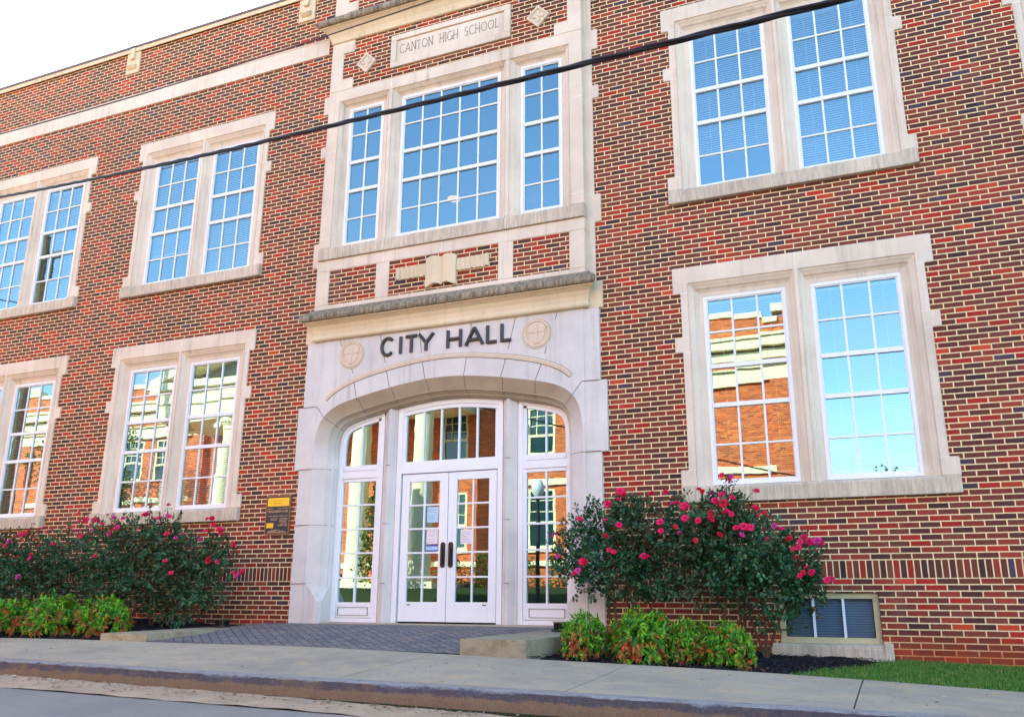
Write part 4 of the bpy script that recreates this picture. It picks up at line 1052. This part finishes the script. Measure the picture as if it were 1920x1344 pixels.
# leaf litter in the gutter and on the pavement
r = random.Random(21); m = MB()
def flake(x, y, z, s, r):
    a = r.uniform(0, 2*PI); ca, sa = math.cos(a)*s, math.sin(a)*s; t = r.uniform(.3, .6)
    m.add([(x-ca,y-sa,z+.001),(x+sa*t,y-ca*t,z+.003+s*.2),(x+ca,y+sa,z+.002+s*.15),(x-sa*t,y+ca*t,z+.002)], [(0,1,2),(0,2,3)])
for _ in range(1500):
    y = -4.36-abs(r.gauss(0, .16)); x = r.uniform(-6, 6); zz = max(lerp(.3753-.0128*x+.012, zkfoot(x)+.006, (y+4.76)/.42), .3753-.0128*x) if y > -4.76 else zroad(x, y)
    if y > -4.9: flake(x, y, zz+.006, r.uniform(.005, .018) if r.random() < .9 else r.uniform(.02,.035), r)
for _ in range(130):
    x, y = r.uniform(-6, 7.5), r.uniform(-4.2, -2.35); flake(x, y, lerp(zkerb(x), zback(x), (y+4.1)/1.8)+.006, r.uniform(.006, .022), r)
for _ in range(40):
    x, y = r.uniform(-2.3, 1.6), r.uniform(-2.2, -.2); flake(x, y, zwalk(x, y)+.006, r.uniform(.008, .022), r)
kind(m.build('leaf_litter', M['litter'], fix=False), 'stuff')

# ------------------------------------------------------------------ plants
def leaf(m_, c, d_, n_, L, W, mi=0):
    """folded leaf: base c, direction d, normal n"""
    d_ = d_.normalized(); s = d_.cross(n_).normalized(); n_ = s.cross(d_)
    b_ = c; t = c+d_*L+n_*(-.12*L); l = c+d_*L*.45+s*W*.5+n_*W*.16; q = c+d_*L*.45-s*W*.5+n_*W*.16
    m_.add([b_, l, t, q], [(0,1,2),(0,2,3)], mi)
def rvec(r): 
    while True:
        v = Vector((r.uniform(-1,1), r.uniform(-1,1), r.uniform(-1,1)))
        if .05 < v.length < 1: return v.normalized()
FLOWER = {}
def flower_mesh(seed, mat):
    r = random.Random(seed); m = MB()
    for ring_, (n, rad, tilt, pw) in enumerate(((5,.10,.25,.9),(5,.34,.7,1.),(6,.62,1.1,1.1),(6,.80,1.45,1.1))):
        for i in range(n):
            a = 2*PI*(i+.5*ring_)/n+r.uniform(-.2,.2); o = Vector((math.cos(a), math.sin(a), 0)); up = Vector((0,0,1)); s = Vector((-o.y, o.x, 0))
            dirn = (up*math.cos(tilt)+o*math.sin(tilt)); base = o*rad*.22
            L = .62+.2*r.random(); w_ = .42*pw
            p0 = base; p1 = base+dirn*L*.55+s*w_; p2 = base+dirn*L*.55-s*w_; p3 = base+dirn*L+o*.12+s*w_*.7-up*.04*ring_; p4 = base+dirn*L+o*.12-s*w_*.7-up*.04*ring_
            m.add([p0,p1,p3,p4,p2], [(0,1,2,3,4)])
    me = bpy.data.meshes.new('flower'); me.from_pydata([tuple(v) for v in m.v], [], m.f); me.materials.append(mat); me.update(); return me
FL = [flower_mesh(1, M['petal']), flower_mesh(2, M['petal']), flower_mesh(3, M['petal_mauve']), flower_mesh(4, M['petal_red']), flower_mesh(5, M['petal'])]
def rose_bush(label, bx, by, blobs, nleaf, flowers, stems, seed, shoots=()):
    """blobs: (x,y,z,rx,ry,rz) in world; flowers: (x,z) seen on the front"""
    r = random.Random(seed); zb = zbed(bx, by)
    root = empty('rose_bush', label, 'rose bush', (bx, by, zb), 'pink rose bushes against the front wall')
    m = MB()
    for sx, sy in stems:
        base = Vector((sx, sy, zbed(sx, sy)-.02))
        for _ in range(3):
            bb = r.choice(blobs); tip = Vector((bb[0]+r.uniform(-.5,.5)*bb[3], bb[1]+r.uniform(-.4,.4)*bb[4], bb[2]+r.uniform(-.2,.6)*bb[5]))
            k1 = base.lerp(tip, .3)+Vector((r.uniform(-.05,.05), r.uniform(-.05,.05), .06)); k2 = base.lerp(tip, .65)+Vector((r.uniform(-.1,.1), r.uniform(-.08,.08), .03))
            m.tube([base, k1, k2, tip], lambda t: .017*(1-t)+.004, 6)
            for _ in range(4):
                s0 = k2.lerp(tip, r.random()); e = s0+rvec(r)*.28+Vector((0,0,.08)); m.tube([s0, s0.lerp(e,.5)+rvec(r)*.03, e], lambda t: .005*(1-t)+.002, 4)
    for (x, y, z), (x2, y2, z2) in shoots: m.tube([(x,y,z), (lerp(x,x2,.5)+r.uniform(-.02,.02), lerp(y,y2,.5), lerp(z,z2,.5)), (x2,y2,z2)], lambda t: .006*(1-t)+.0025, 5)
    m.build('stem', M['stem'], root)
    m = MB(); vol = [b_[3]*b_[4]*b_[5] for b_ in blobs]; tot = sum(v**.75 for v in vol); UP = Vector((0,0,1))
    for b_, v in zip(blobs, vol):
        ctr = Vector(b_[:3]); k = int(nleaf*v**.75/tot/5)
        for _ in range(k):
            o = rvec(r); rad = r.random()**.38*(1+.16*r.gauss(0,1)*.6)
            if o.z < -.1: rad *= .9
            # holes: drop sprays where a coarse pattern says so
            c = ctr+Vector((o.x*b_[3], o.y*b_[4], o.z*b_[5]))*rad
            if c.y > -.03: c.y = -.03-r.random()*.05
            hsh = math.sin(c.x*11.3+1.2*seed)*math.sin(c.z*9.7+seed)*math.sin(c.y*8.+c.x*5)
            if hsh > .42 and r.random() < .85: continue
            if r.random() < max(0., min(.8, 1.25-(c.z-zb)*1.35))*(1. if bx > 0 else .45): continue
            ax = (o+Vector((0,-.15,.35))+rvec(r)*.8).normalized(); nrm = (UP*.7+o*.6+rvec(r)*.5)
            s = ax.cross(nrm).normalized(); L = r.uniform(.042, .066)
            for q, (ds, da) in enumerate(((0,1.),( .9,.35),(-.9,.35),(.8,-.25),(-.8,-.25))):
                leaf(m, c+ax*(.035*da)+s*.008*(1 if ds > 0 else -1 if ds < 0 else 0), ax*(1. if q == 0 else .55)+s*ds*.8+rvec(r)*.18, nrm+rvec(r)*.25, L*r.uniform(.8,1.1), L*.62)
    for (x, y, z), (x2, y2, z2) in shoots:
        for _ in range(26):
            t = r.random(); c = Vector((lerp(x,x2,t), lerp(y,y2,t), lerp(z,z2,t)))+rvec(r)*.035; ax = (rvec(r)+Vector((0,0,.3))).normalized(); leaf(m, c, ax, rvec(r)+UP, r.uniform(.03,.05), .026)
    m.build('foliage', M['rose_leaf'], root, fix=False)
    for fx_, fz_, sz in flowers:
        # put it on the skin of the bush nearest the street
        yb = None
        for b_ in blobs:
            e = 1-((fx_-b_[0])/b_[3])**2-((fz_-b_[2])/b_[5])**2
            if e > 0: y_ = b_[1]-b_[4]*math.sqrt(e); yb = y_ if yb is None else min(yb, y_)
        if yb is None: yb = by-.12+r.uniform(-.1,.1)
        o = bpy.data.objects.new('flower', FL[r.choice((0,1,4,0,2,3,3,1))]); COL.objects.link(o)
        o.location = Vector((fx_, yb-.02, fz_))-root.location; s = .0345*sz*r.uniform(.75,1.2)
        o.scale = (s, s, s); o.rotation_euler = (r.uniform(.35,1.35), r.uniform(-.5,.5), r.uniform(-.6,.6)); o.parent = root
FR = [(2.11,1.98),(2.21,1.72),(2.44,1.56),(2.46,2.15),(2.5,1.66),(2.77,1.95),(2.77,2.13),(2.77,2.32),(2.88,1.76),(2.88,2.38),(2.93,2.46),(2.94,2.06),(3.25,1.71),(3.27,2.43),(3.4,2.09),(3.41,1.99)]
FR2 = [(3.44,2.44),(3.54,2.3),(3.6,2.02),(3.6,2.29),(3.64,1.95),(3.71,2.11),(3.73,2.25),(3.81,1.87),(3.85,2.08),(3.86,2.43),(3.96,2.41),(3.98,2.17),(3.99,2.09),(4.03,2.3),(4.08,1.92),(4.1,2.36),(4.1,2.6),(4.12,2.27),(4.14,2.17),(4.2,2.15),(4.2,2.58),(4.21,2.33),(4.26,1.99),(4.32,1.91),(4.34,2.0),(4.41,1.99),(4.44,2.23),(4.45,2.42),(4.53,2.17),(4.57,1.87),(4.64,2.01),(4.7,1.99),(4.78,1.87),(4.87,1.49),(4.88,1.78),(4.93,1.89),(4.94,1.57),(4.97,1.85),(5.1,1.83),(5.16,1.46)]
FLA = [(-7.24,2.0),(-7.2,1.9),(-7.14,2.1),(-7.07,2.02),(-6.96,2.2),(-6.86,2.25),(-6.82,1.88),(-6.61,2.31),(-6.59,1.54),(-6.38,2.23),(-6.35,1.87),(-6.33,1.81),(-6.21,2.0),(-5.98,2.01),(-5.88,2.27),(-5.73,2.5),(-5.7,2.23)]
FLB = [(-5.59,2.39),(-5.56,2.4),(-5.49,2.32),(-5.45,2.38),(-5.42,2.13),(-5.24,2.22),(-5.17,2.46),(-5.16,2.31),(-5.04,1.83),(-4.98,2.41),(-4.96,2.31),(-4.78,2.18),(-4.74,2.38),(-4.69,2.22),(-4.47,2.45),(-4.39,2.58),(-4.28,2.38),(-4.22,2.39),(-4.08,2.38),(-4.08,2.58),(-3.97,2.41),(-3.86,2.38),(-3.81,2.13),(-3.66,1.74),(-3.65,2.07),(-3.62,2.13),(-3.54,1.58),(-3.34,2.06),(-3.22,2.16),(-3.21,2.33),(-3.13,2.25),(-3.02,1.77),(-3.0,2.19),(-2.95,2.15),(-2.94,1.73),(-2.67,1.98),(-2.66,1.58),(-2.54,1.6)]
rs = random.Random(31); SZ = lambda L: [(a, b_, rs.choice((.8,1.,1.1,1.35))) for a, b_ in L]
dbl = lambda L: L+[(a+rs.uniform(-.06,.06), b_+rs.uniform(-.05,.03)) for a, b_ in L if rs.random() < .35]
rose_bush('loose rose bush whose branches reach over the pale stone and the sidelight', 2.85, -.75,
  [(2.32,-.80,1.72,.36,.34,.42),(2.62,-.75,2.05,.38,.36,.36),(2.78,-.8,1.55,.46,.40,.40),(3.12,-.75,1.95,.42,.40,.46),(3.2,-.7,1.5,.45,.36,.40),(2.95,-.7,2.25,.22,.25,.2)],
  9800, SZ(dbl(FR)), [(2.80,-.72),(3.15,-.62)], 3, shoots=[((2.3,-.8,1.8),(1.98,-.86,1.70)),((2.4,-.8,2.1),(2.32,-.84,2.36)),((2.3,-.8,1.9),(2.08,-.85,2.02)),((2.2,-.8,1.6),(1.99,-.85,1.58)),((2.9,-.8,2.3),(2.9,-.8,2.50)),((2.6,-.8,2.2),(2.52,-.8,2.42))])
rose_bush('broad rose bush below the ground floor window with a tall flowering crest', 4.0, -.75,
  [(3.72,-.75,2.0,.42,.40,.42),(4.10,-.75,2.12,.30,.32,.34),(4.30,-.78,1.80,.48,.42,.42),(4.70,-.78,1.60,.38,.36,.36),(3.85,-.75,1.50,.48,.40,.42),(4.50,-.75,1.32,.46,.36,.38),(4.85,-.7,1.35,.26,.28,.3),(4.62,-.7,1.05,.34,.25,.22)],
  15500, SZ(dbl(FR2)), [(3.95,-.70),(4.18,-.62),(4.42,-.7)], 8, shoots=[((4.1,-.75,2.3),(4.12,-.8,2.62)),((4.1,-.75,2.3),(4.22,-.8,2.56)),((4.05,-.75,2.3),(4.02,-.8,2.48)),((4.2,-.75,2.2),(4.42,-.8,2.42)),((4.7,-.75,1.8),(4.95,-.8,1.93)),((4.9,-.75,1.5),(5.17,-.8,1.42)),((4.85,-.75,1.6),(5.12,-.8,1.76)),((3.6,-.75,2.2),(3.5,-.8,2.46))])
rose_bush('widest rose bush, cut by the picture edge, behind the green nandina row', -6.9, -.8,
  [(-8.3,-.8,1.75,.7,.45,.55),(-7.5,-.8,1.75,.6,.45,.52),(-6.8,-.8,1.75,.55,.45,.50),(-6.2,-.8,1.85,.45,.42,.46),(-6.9,-.8,1.3,.8,.40,.40),(-7.9,-.8,1.3,.7,.4,.4),(-6.0,-.75,1.4,.45,.35,.4)],
  15500, SZ(dbl(FLA)), [(-7.6,-.75),(-6.9,-.7),(-6.3,-.7)], 12, shoots=[((-5.9,-.8,2.2),(-5.75,-.85,2.52)),((-6.1,-.8,2.2),(-6.05,-.85,2.42)),((-6.9,-.8,2.1),(-6.9,-.85,2.36))])
rose_bush('dense rose bush between the directory plaque and the window with two lights', -4.2, -.8,
  [(-5.25,-.8,1.90,.48,.42,.48),(-4.65,-.8,2.0,.46,.42,.46),(-4.1,-.8,1.95,.44,.42,.46),(-3.62,-.8,1.70,.46,.40,.48),(-3.3,-.8,1.42,.40,.36,.40),(-4.3,-.8,1.4,.62,.42,.46),(-5.1,-.75,1.4,.5,.38,.4),(-3.75,-.8,1.12,.50,.34,.32),(-3.1,-.8,1.85,.24,.26,.28)],
  17500, SZ(dbl(FLB)), [(-4.9,-.72),(-4.3,-.7),(-3.8,-.7)], 17, shoots=[((-4.5,-.8,2.3),(-4.42,-.85,2.62)),((-4.1,-.8,2.3),(-4.08,-.85,2.62)),((-4.2,-.8,2.3),(-4.25,-.85,2.50)),((-3.9,-.8,2.2),(-3.85,-.85,2.44)),((-3.3,-.8,1.9),(-3.2,-.85,2.34)),((-3.1,-.8,1.9),(-2.95,-.85,2.2)),((-3.0,-.8,1.6),(-2.62,-.85,1.62)),((-5.2,-.8,2.2),(-5.18,-.85,2.5)),((-5.3,-.8,2.2),(-5.5,-.85,2.44))])

def nandina_mesh(seed, n=900):
    r = random.Random(seed); m = MB(); UP = Vector((0,0,1))
    for _ in range(n):
        o = rvec(r)
        if o.z < -.25: o.z = -o.z
        lob = 1+.13*math.sin(3*math.atan2(o.y, o.x)+seed)+.09*math.sin(7*math.atan2(o.y, o.x)+2*seed)*math.cos(o.z*4)
        rad = r.random()**.33*lob; c = Vector((o.x*rad, o.y*rad, .22+o.z*.78*rad))
        if c.z < .03: c.z = .03+.1*r.random()
        ax = (o*.62+UP*.04+rvec(r)*.75).normalized(); s = ax.cross(o+UP*.5+rvec(r)*.3).normalized()
        L = r.uniform(.15, .23)
        for da, ds in ((1.,0),(.55,.75),(.55,-.75),(.1,.8),(.1,-.8)):
            leaf(m, c+ax*(.10*da), ax*(1. if ds == 0 else .6)+s*ds*.8+rvec(r)*.25-UP*.15, UP*.55+o*.9+rvec(r)*.35, L*r.uniform(.8,1.15), L*.44)
    me_o = m.build('foliage', M['nandina_leaf'], fix=False); return me_o
NM = []
def nandina(label, x, y, rx, h, seed, n=900):
    r = random.Random(seed); z = zbed(x, y)-.01
    root = empty('nandina_shrub', label, 'shrub', (x, y, z), 'low nandina shrubs along the pavement', rz=r.uniform(0, 6))
    f_ = nandina_mesh(seed, n); f_.parent = root; rx *= .88; h *= .80; f_.scale = (rx, rx, h)
    m = MB()
    for _ in range(9):
        a = r.uniform(0, 6.28); m.tube([(.04*math.cos(a),.04*math.sin(a),-.02),(.10*math.cos(a),.10*math.sin(a),.15),(rx*.6*math.cos(a),rx*.6*math.sin(a),h*.6)], .006, 5)
    m.build('stem', M['stem'], root, local=True)
nandina('small nandina shrub touching the low wall in front of the sidelight', 2.70, -1.72, .27, .50, 4, 560)
nandina('largest nandina shrub in front of the loose rose bush, lime top and red foot', 3.38, -1.82, .35, .55, 5, 800)
nandina('dark nandina shrub tucked in behind the two big ones', 3.08, -1.45, .24, .44, 6, 420)
nandina('plain green nandina shrub between the largest one and the bronze one', 3.80, -1.60, .28, .46, 7, 520)
nandina('bronze tinted nandina shrub at the lawn end of the mulch bed', 4.20, -1.72, .30, .46, 8, 600)
nandina('green nandina shrub cut by the picture edge below the widest rose bush', -5.85, -1.72, .42, .52, 9, 700)
nandina('nandina shrub with yellow tips below the widest rose bush, between two others', -4.98, -1.78, .40, .56, 10, 700)
nandina('nandina shrub with orange foot beside the end of the shorter looking low wall', -4.12, -1.70, .38, .54, 11, 700)

# ------------------------------------------------------------------ across the street (seen mirrored in the panes)
court = empty('courthouse', 'red brick courthouse across the street with cream cornices and white columned portico', 'building', (-16, -20, 1.7))
YF = -20.; XM = -16.
b = MB(); hol = []
winx = [-11.4, -9.5, -5.75, 5.75, 9.5, 11.4]
for dx_ in winx:
    for z0, z1 in ((3.25, 5.5), (6.78, 8.72)): hol.append((XM+dx_-.58, XM+dx_+.58, z0, z1))
wall(b, XM-19.2, XM+19.2, 1.2, 11.3, hol, YF, YF-.35)
b.box(XM-19.2, XM+19.2, YF-14, YF-13.6, 1.2, 11.3); b.box(XM-19.2, XM-18.85, YF-13.6, YF-.35, 1.2, 11.3); b.box(XM+18.85, XM+19.2, YF-13.6, YF-.35, 1.2, 11.3); b.box(XM-18.84, XM+18.84, YF-13.6, YF-.36, 11.0, 11.2)
# projecting piers at the ends and beside the portico
for dx0, dx1 in ((-19.2,-18.4),(18.4,19.2),(6.9,7.6),(-7.6,-6.9)): b.box(XM+dx0, XM+dx1, YF+.001, YF+.30, 1.2, 8.75)
b.build('brick_wall', M['brick_far'], court)
b = MB()
b.box(XM-19.35, XM+19.35, YF, YF+.14, 8.78, 9.30); b.box(XM-19.45, XM+19.45, YF, YF+.24, 9.30, 9.36)
b.box(XM-19.3, XM+19.3, YF+.0, YF+.10, 9.66, 10.0); b.box(XM-19.5, XM+19.5, YF, YF+.34, 10.06, 10.40); b.box(XM-19.55, XM+19.55, YF, YF+.42, 10.40, 10.52)
b.box(XM-19.3, XM+18.2, YF-.4, YF+.08, 11.3, 11.5); b.box(XM+18.2, XM+18.7, YF-.4, YF+.12, 11.1, 11.3); b.box(XM+18.5, XM+19.35, YF-.4, YF+.12, 11.45, 11.75)
for dx_ in (-19.3,): b.box(XM+dx_, XM+dx_+1., YF-.41, YF+.12, 11.5, 11.8)
b.box(XM-19.3, XM-7.7, YF, YF+.1, 5.62, 5.85); b.box(XM+7.7, XM+19.3, YF, YF+.1, 5.62, 5.85)
b.box(XM-19.3, XM+19.3, YF, YF+.14, 2.6, 2.8)
b.build('cornice', M['cream'], court, bevel=.01)
for dx_ in winx:
    for z0, z1 in ((3.25, 5.5), (6.78, 8.72)):
        m = MB(); x0, x1 = XM+dx_-.58, XM+dx_+.58; yy = YF-.12
        m.box(x0,x0+.10,yy,yy+.10,z0,z1); m.box(x1-.10,x1,yy,yy+.10,z0,z1); m.box(x0+.1,x1-.1,yy,yy+.1,z1-.10,z1); m.box(x0+.1,x1-.1,yy,yy+.1,z0,z0+.1); zm = lerp(z0,z1,.42); m.box(x0+.1,x1-.1,yy,yy+.1,zm-.05,zm+.05)
        for k in (1/3, 2/3): x = lerp(x0,x1,k); m.box(x-.018,x+.018,yy+.02,yy+.07,zm+.05,z1-.1)
        for k in (.33, .66): z = lerp(zm,z1,k); m.box(x0+.1,x1-.1,yy+.022,yy+.068,z-.018,z+.018)
        m.box(x0-.1,x1+.1,YF-.05,YF+.10,z0-.14,z0-.001)
        w_ = m.build('window', M['cream'], court)
        g = MB(); g.box(x0+.05,x1-.05,yy+.03,yy+.04,z0+.05,z1-.05); g.build('pane', M['shadewin'], w_)
b = MB(); yp = -16.6
tri = lambda hw, z0, z1: [(XM-hw, z0), (XM+hw, z0), (XM, z1)]
b.box(XM-6.7, XM+6.7, -19.9, yp, 8.6, 9.3); b.box(XM-6.75, XM+6.75, -19.9, yp+.08, 9.3, 9.9); b.box(XM-7.0, XM+7.0, -19.9, yp+.35, 9.9, 10.2)
b.prism(tri(6.3, 10.2, 12.25), -19.9, yp-.75)
for k in (-1, 1):
    P = [(7.1,10.2),(7.1,10.5),(0,12.92),(0,12.5),(6.35,10.26)]
    b.prism([(XM+k*a, z) for a, z in (P if k > 0 else P[::-1])], -19.9, yp+.36)
b.box(XM-6.9, XM+6.9, -19.9, yp+.4, 1.3, 1.95)
b.build('portico', M['cream'], court)
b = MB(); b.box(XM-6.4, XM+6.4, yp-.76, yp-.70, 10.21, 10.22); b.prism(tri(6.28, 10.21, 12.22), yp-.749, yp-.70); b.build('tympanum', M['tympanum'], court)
for dx_ in (-5.9, -3.17, 3.17, 5.9):
    c = MB(); c.lathe([(.50,1.95),(.50,2.1),(.43,2.2),(.40,2.3),(.40,4.),(.385,6.),(.34,8.1),(.38,8.14),(.36,8.25),(.46,8.4),(.50,8.42),(.50,8.6)], (XM+dx_, yp-.5, 0), 24)
    for k in (-1, 1):
        c.tube([(XM+dx_+k*.40, yp-.9, 8.33), (XM+dx_+k*.40, yp-.1, 8.33)], .13, 12)
    c.build('column', M['cream'], court, smooth=False)

def clump_tree(label, x, y, z, h, rad, seed, conifer=False, n=2600):
    r = random.Random(seed); root = empty('tree', label, 'tree', (x, y, z))
    m = MB(); m.tube([(0,0,-.1),(.05,.03,h*.35),(0,.0,h*.9)], lambda t: .035*h*(1-t)+.02, 8)
    for i in range(9):
        a = i*2.4; zz = h*lerp(.3,.75,i/9); m.tube([(0,0,zz),(rad*.5*math.cos(a),rad*.5*math.sin(a),zz+.08*h)], lambda t: .012*h*(1-t)+.008, 5)
    m.build('trunk', M['bark'], root, local=True)
    m = MB(); cl = []
    for i in range(16 if not conifer else 26):
        if conifer: t = i/25; a = i*2.4; rr_ = rad*(1-t)*.75+.1; cl.append((rr_*math.cos(a)*.8, rr_*math.sin(a)*.8, h*lerp(.12,.98,t), rr_*.55+.12))
        else: a = r.uniform(0,6.28); q = rad*math.sqrt(r.random())*.75; cl.append((q*math.cos(a), q*math.sin(a), h*r.uniform(.45,.92), rad*r.uniform(.28,.45)))
    for _ in range(n):
        c_ = r.choice(cl); o = rvec(r); p_ = Vector(c_[:3])+o*c_[3]*r.random()**.4
        leaf(m, p_, rvec(r)+o*.6, rvec(r)+Vector((0,0,.8)), r.uniform(.12,.22)*(.7 if conifer else 1), .10)
    m.build('crown', M['tree_leaf'], root, fix=False, local=True)
clump_tree('young conifer in front of the courthouse portico', -10.75, -15.4, 1.6, 4.4, .75, 3, True, 3200)
clump_tree('broad leafy street tree before a courthouse wing', -26.2, -16.5, 1.6, 7.4, 2.4, 5, False, 4200)
clump_tree('small leafy tree beyond the end of the courthouse', 6.5, -23, 1.5, 4.5, 1.7, 6, False, 1800)
def hedge_shrub(label, x, y, z, rx, h, seed):
    r = random.Random(seed); m = MB()
    for _ in range(520):
        o = rvec(r); o.z = abs(o.z); p_ = Vector((x+o.x*rx*r.random()**.3, y+o.y*rx*.6, z+o.z*h*r.random()**.3)); leaf(m, p_, o+rvec(r), rvec(r)+Vector((0,0,1)), .12, .07)
    tag(m.build('hedge_shrub', M['tree_leaf'], fix=False), label, 'shrub', 'clipped shrubs along the courthouse foot')
for i, (x, lab) in enumerate(((-9.6,'clipped shrub beside the portico corner'),(-8.2,'clipped shrub next to the corner one'),(-6.6,'clipped shrub behind the street lamp'),(-5.1,'clipped shrub between the lamp shrub and the end shrub'),(-3.4,'clipped shrub near the plain courthouse wall'))):
    hedge_shrub(lab, x, -18.6, 1.7, .75, 1.25+.2*(i % 2), i+40)
lp = empty('street_lamp', 'black street lamp with a frosted globe across the street', 'street lamp', (-3.95, -13.2, .7))
m = MB(); m.lathe([(.16,-.4),(.16,.25),(.07,.4),(.055,3.5),(.09,3.6),(.02,3.62)], (0,0,0), 12); m.build('post', M['steel'], lp, local=True)
m = MB(); m.lathe([(.06,3.6),(.19,3.75),(.21,3.95),(.14,4.12),(.0,4.16)], (0,0,0), 16); m.build('globe', M['lampglass'], lp, local=True, smooth=True)
up = empty('utility_pole', 'tall wooden utility pole down the street', 'utility pole', (-24.6, -11.6, 0))
m = MB(); m.tube([(0,0,-.5),(0,0,15.4)], lambda t: .19-.05*t, 10); m.build('pole', M['wood'], up, local=True)
m = MB(); m.box(-1.1,1.1,-.16,-.06,14.6,14.72); m.build('crossarm', M['wood'], up, local=True)

# ------------------------------------------------------------------ light, sky, camera
SUN_EL, SUN_AZ = math.radians(31), math.radians(-27)      # azimuth from +Y towards +X: the sun stands behind the hall
wd = bpy.data.worlds.new('World'); scene.world = wd; wd.use_nodes = True
nt = wd.node_tree; bg = nt.nodes['Background']
sky = nt.nodes.new('ShaderNodeTexSky'); sky.sky_type = 'NISHITA'; sky.sun_disc = False
sky.sun_elevation = SUN_EL; sky.sun_rotation = SUN_AZ; sky.air_density = 1.0; sky.dust_density = .6; sky.ozone_density = 2.5
def wn(typ, **kw):
    o = nt.nodes.new(typ)
    for k, v in kw.items(): setattr(o, k, v)
    return o
tcw = wn('ShaderNodeTexCoord'); mp = wn('ShaderNodeMapping'); mp.inputs['Scale'].default_value = (1., 1., 2.6); nt.links.new(tcw.outputs['Generated'], mp.inputs[0])
nz = wn('ShaderNodeTexNoise'); nz.inputs['Scale'].default_value = 2.3; nz.inputs['Detail'].default_value = 7; nz.inputs['Roughness'].default_value = .6; nt.links.new(mp.outputs[0], nz.inputs['Vector'])
cm = wn('ShaderNodeMapRange'); cm.inputs[1].default_value = .50; cm.inputs[2].default_value = .68; nt.links.new(nz.outputs[0], cm.inputs[0])
sx = wn('ShaderNodeSeparateXYZ'); nt.links.new(tcw.outputs['Generated'], sx.inputs[0])
hz = wn('ShaderNodeMapRange'); hz.inputs[1].default_value = .42; hz.inputs[2].default_value = .12; hz.inputs[3].default_value = .12; hz.inputs[4].default_value = .85; nt.links.new(sx.outputs[2], hz.inputs[0])
ml = wn('ShaderNodeMath', operation='MULTIPLY'); nt.links.new(cm.outputs[0], ml.inputs[0]); nt.links.new(hz.outputs[0], ml.inputs[1])
bwn = wn('ShaderNodeRGBToBW'); nt.links.new(sky.outputs[0], bwn.inputs[0])
mxw = wn('ShaderNodeMix', data_type='RGBA'); nt.links.new(ml.outputs[0], mxw.inputs[0]); nt.links.new(sky.outputs[0], mxw.inputs[6]); nt.links.new(bwn.outputs[0], mxw.inputs[7])
nt.links.new(mxw.outputs[2], bg.inputs[0]); bg.inputs[1].default_value = .15
sl = bpy.data.lights.new('sun', 'SUN'); sl.energy = 3.6; sl.angle = math.radians(.5); sl.color = (1., .90, .76)
so = bpy.data.objects.new('sun', sl); COL.objects.link(so)
dv = Vector((math.sin(SUN_AZ)*math.cos(SUN_EL), math.cos(SUN_AZ)*math.cos(SUN_EL), math.sin(SUN_EL)))
so.rotation_euler = dv.to_track_quat('Z', 'Y').to_euler(); so.location = (0, 30, 30)
cam = bpy.data.cameras.new('camera'); co = bpy.data.objects.new('camera', cam); COL.objects.link(co)
R = Matrix(((0.9186215353449787, 0.1013000028056071, 0.3819329577714105), (0.3950825904487945, -0.25173668788622644, -0.8834808355003196), (0.006649926669082391, 0.962479583889267, -0.2712726102496144)))
co.matrix_world = Matrix.Translation((5.81929592, -10.87692548, 1.17534271)) @ R.to_4x4()
cam.sensor_width = 36; cam.sensor_fit = 'HORIZONTAL'; cam.lens = 30.73; cam.clip_start = .05; cam.clip_end = 2000
scene.camera = co
vs = scene.view_settings; vs.view_transform = 'Standard'; vs.look = 'None'; vs.gamma = 1; vs.exposure = 2.4
scene.render.engine = 'CYCLES'; scene.cycles.max_bounces = 8; scene.cycles.transparent_max_bounces = 12
